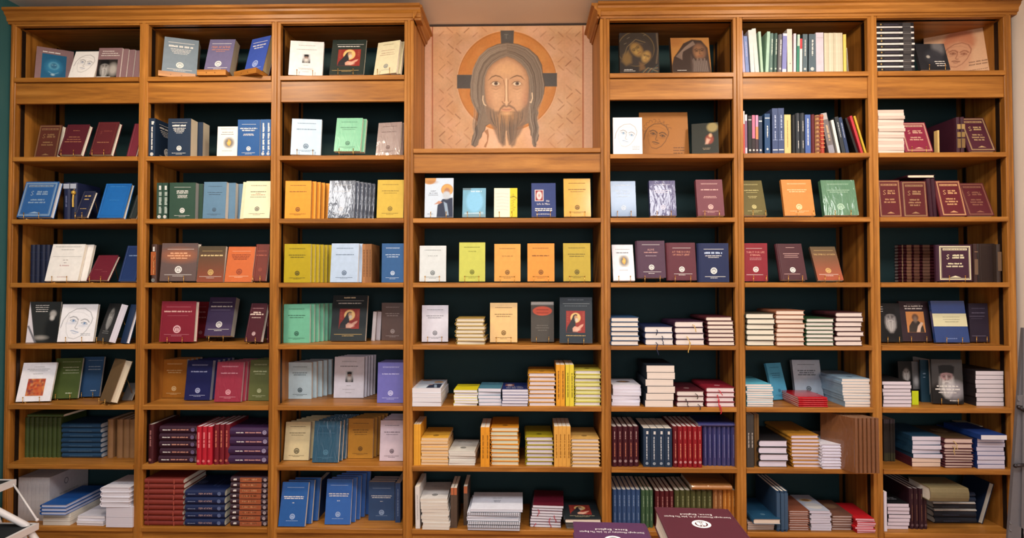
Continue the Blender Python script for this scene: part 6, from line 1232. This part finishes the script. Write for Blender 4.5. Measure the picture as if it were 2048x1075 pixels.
# ---------------------------------------------------------------- display table and the two large books before the shelves
TZ = .893
t = thing('display_table', 'low wooden display table before the shelves carrying two maroon books', 'table', Matrix.Translation((.45, -1.25, 0)))
MB().box(-.32, .36, -.5, .13, TZ - .03, TZ, .004).build('table_top', wood('x', .9), t)
for x in (-.28, .30):
    for y in (-.45, .08): MB().box(x, x + .04, y, y + .04, 0, TZ - .03, .003).build('leg', wood('z', .9), t)
MB().box(-.24, .3, .09, .11, TZ - .1, TZ - .03).build('apron', wood('x', .9), t)
def bigbook(x0, x1, yt, T, L, col, label, rot, zb, eh):
    """closed book lying flat, its head towards the viewer; yt is the photo row of its far edge"""
    z = zb + T; Y = (lambda P: P.y)(Vector((0, soly_y(x0, yt, z), z)))
    P = Vector((0, Y, z)); a = P + XA * solx(P, XA, x0); q = math.radians(rot)
    ux = Vector((math.cos(q), math.sin(q), 0)); W = solx(a, ux, x1); uy = Vector((math.sin(q), -math.cos(q), 0))   # towards the viewer
    # local x runs from spine to fore edge. viewed upside down: x = -ux, y = towards the viewer
    ex, ey, ez = -ux, uy, ZA; o = a + ux * W - ZA * T
    ds = [('t', .20, .034, 'Stavropegic Monastery of St. John The Baptist', Wt, .5), ('t', .145, .034, 'Essex, England', Wt, .5), ('e', .37, .12, Wt), ('b', .02, .002, '#5c3a48')]
    book('h', W, L, T, frame(o, ex, ey, ez), col, label, '#e8dccc', 'm', ds, None)
def soly_y(px, py, z):
    d = ray(px, py); return CAM.y + d.y * (z - CAM.z) / d.z
bigbook(1309, 1458, 1013, .046, .235, '#4a1826', 'large maroon hardback lying face down before the shelves, its lettering upside down', -3, TZ, 0)
bigbook(1146, 1291, 1042, .026, .235, '#4a2648', 'large purple hardback lying before the shelves beside the maroon one', -2.5, TZ, 0)
# ---------------------------------------------------------------- step ladders
alu = simple('brushed_aluminium', '#6e6c70', .5, metal=.3, noise=.08, scale=60); whi = simple('white_enamel', '#dcd6d4', .35); rub = simple('ribbed_rubber', '#16191c', .8, noise=.2, scale=80)
t = thing('step_stool', 'white folding step stool with black treads beside the teal wall', 'ladder', Matrix.Translation((-2.0, -.2, 0)))
o0 = Vector((-2.0, -.2, 0))
def step(px1, yfar, Yf, w_, dpt, name='step'):
    c = at(px1, yfar, Yf); z = c.z - o0.z; x1 = c.x - o0.x; y1 = Yf - o0.y
    fr = MB(); th = .024
    fr.box(x1 - w_, x1, y1 - .006, y1, z - th, z).box(x1 - w_, x1, y1 - dpt, y1 - dpt + .006, z - th, z).box(x1 - .012, x1, y1 - dpt + .006, y1 - .006, z - th, z).box(x1 - w_, x1 - w_ + .012, y1 - dpt + .006, y1 - .006, z - th, z)
    f = fr.build(name, whi, t); 
    MB().box(x1 - w_ + .012, x1 - .012, y1 - dpt + .006, y1 - .006, z - th + .004, z - .003).build('tread_pad', rub, f)
    return x1, y1, z
XW = XL + .006
sA = step(33, 957.5, -.10, .12, .24); sB = step(78, 1044.5, -.16, .18, .26)
ax, ay, az = sA; bx, by, bz = sB
MB().tube([(ax - .05, ay - .13, az - .02), (bx - .035, by - .02, bz + .0), (bx + .10, by + .02, bz - .25)], .012, 10).build('front_rail', whi, t, smooth=True)
MB().tube([(bx - .02, by - .05, bz - .024), (bx + .10, by - .05, .02)], .013, 10).build('front_rail', whi, t, smooth=True)
MB().tube([(ax - .095, ay - .03, az - .02), (ax - .05, ay + .0, az - .22), (ax - .02, ay + .02, .02)], .012, 10).build('rear_rail', whi, t, smooth=True)
MB().tube([(ax - .004, ay - .01, az - .014), (bx - .002, by - .006, bz + .012)], .0035, 8).ball((bx - .002, by - .006, bz + .013), .006).build('link_rod', whi, t, smooth=True)
for p in ((bx + .10, by - .05), (ax - .02, ay + .02)):
    MB().tube([(p[0], p[1], 0), (p[0], p[1], .03)], .017, 10).build('rubber_foot', rub, t)
t = thing('step_ladder', 'grey aluminium stepladder leaning beside the pale wall', 'ladder', Matrix.Translation((1.5, -.6, 0)))
o1 = Vector((1.5, -.6, 0)); YL = -.30
def Lp(px, py, Y=YL): return at(px, py, Y) - o1
def plate(pts, Y, th, name, mat, parent):
    P = [Lp(x, y, Y) for x, y in pts]; n = len(P); vs = [tuple(p) for p in P] + [tuple(p + Vector((0, th, 0))) for p in P]
    return mesh(name, vs, [tuple(range(n)), tuple(range(2 * n - 1, n - 1, -1))] + [(i, n + i, n + (i + 1) % n, (i + 1) % n) for i in range(n)], mat, parent)
rail = plate([(2047, 655), (2058, 655), (2058, 1250), (2011, 1250), (2018, 1075)], YL, .012, 'side_rail', alu, t)
plate([(2047, 655), (2053, 655), (2053, 1250), (2040, 1250), (2045, 900)], YL - .006, .006, 'rail_flange', alu, rail)
plate([(2019, 1040), (2052, 1060), (2052, 1090), (2015, 1086)], YL - .006, .006, 'foot_bracket', alu, t)
plate([(2035, 791), (2046, 789), (2046, 811), (2034, 809)], YL - .005, .005, 'hinge_bracket', alu, t)
for px, py, L in ((2038, 814, 14), (2031, 931, 20)):
    a, b = Lp(px, py, YL - .012), Lp(px + L, py - (2 if py > 900 else -8), YL - .012)
    MB().tube([a, b], .006, 8).ball(tuple(a), .007).build('spreader_bar', simple('dark_steel', '#3a3638', .4, metal=.8), t, smooth=True)
for px, py in ((2021, 1046), (2021, 1060), (2037, 800)): 
    a = Lp(px, py, YL - .008); MB().ball(tuple(a), .003).build('rivet', alu, t)
print('BOOKS', NB)
bpy.context.view_layer.update()
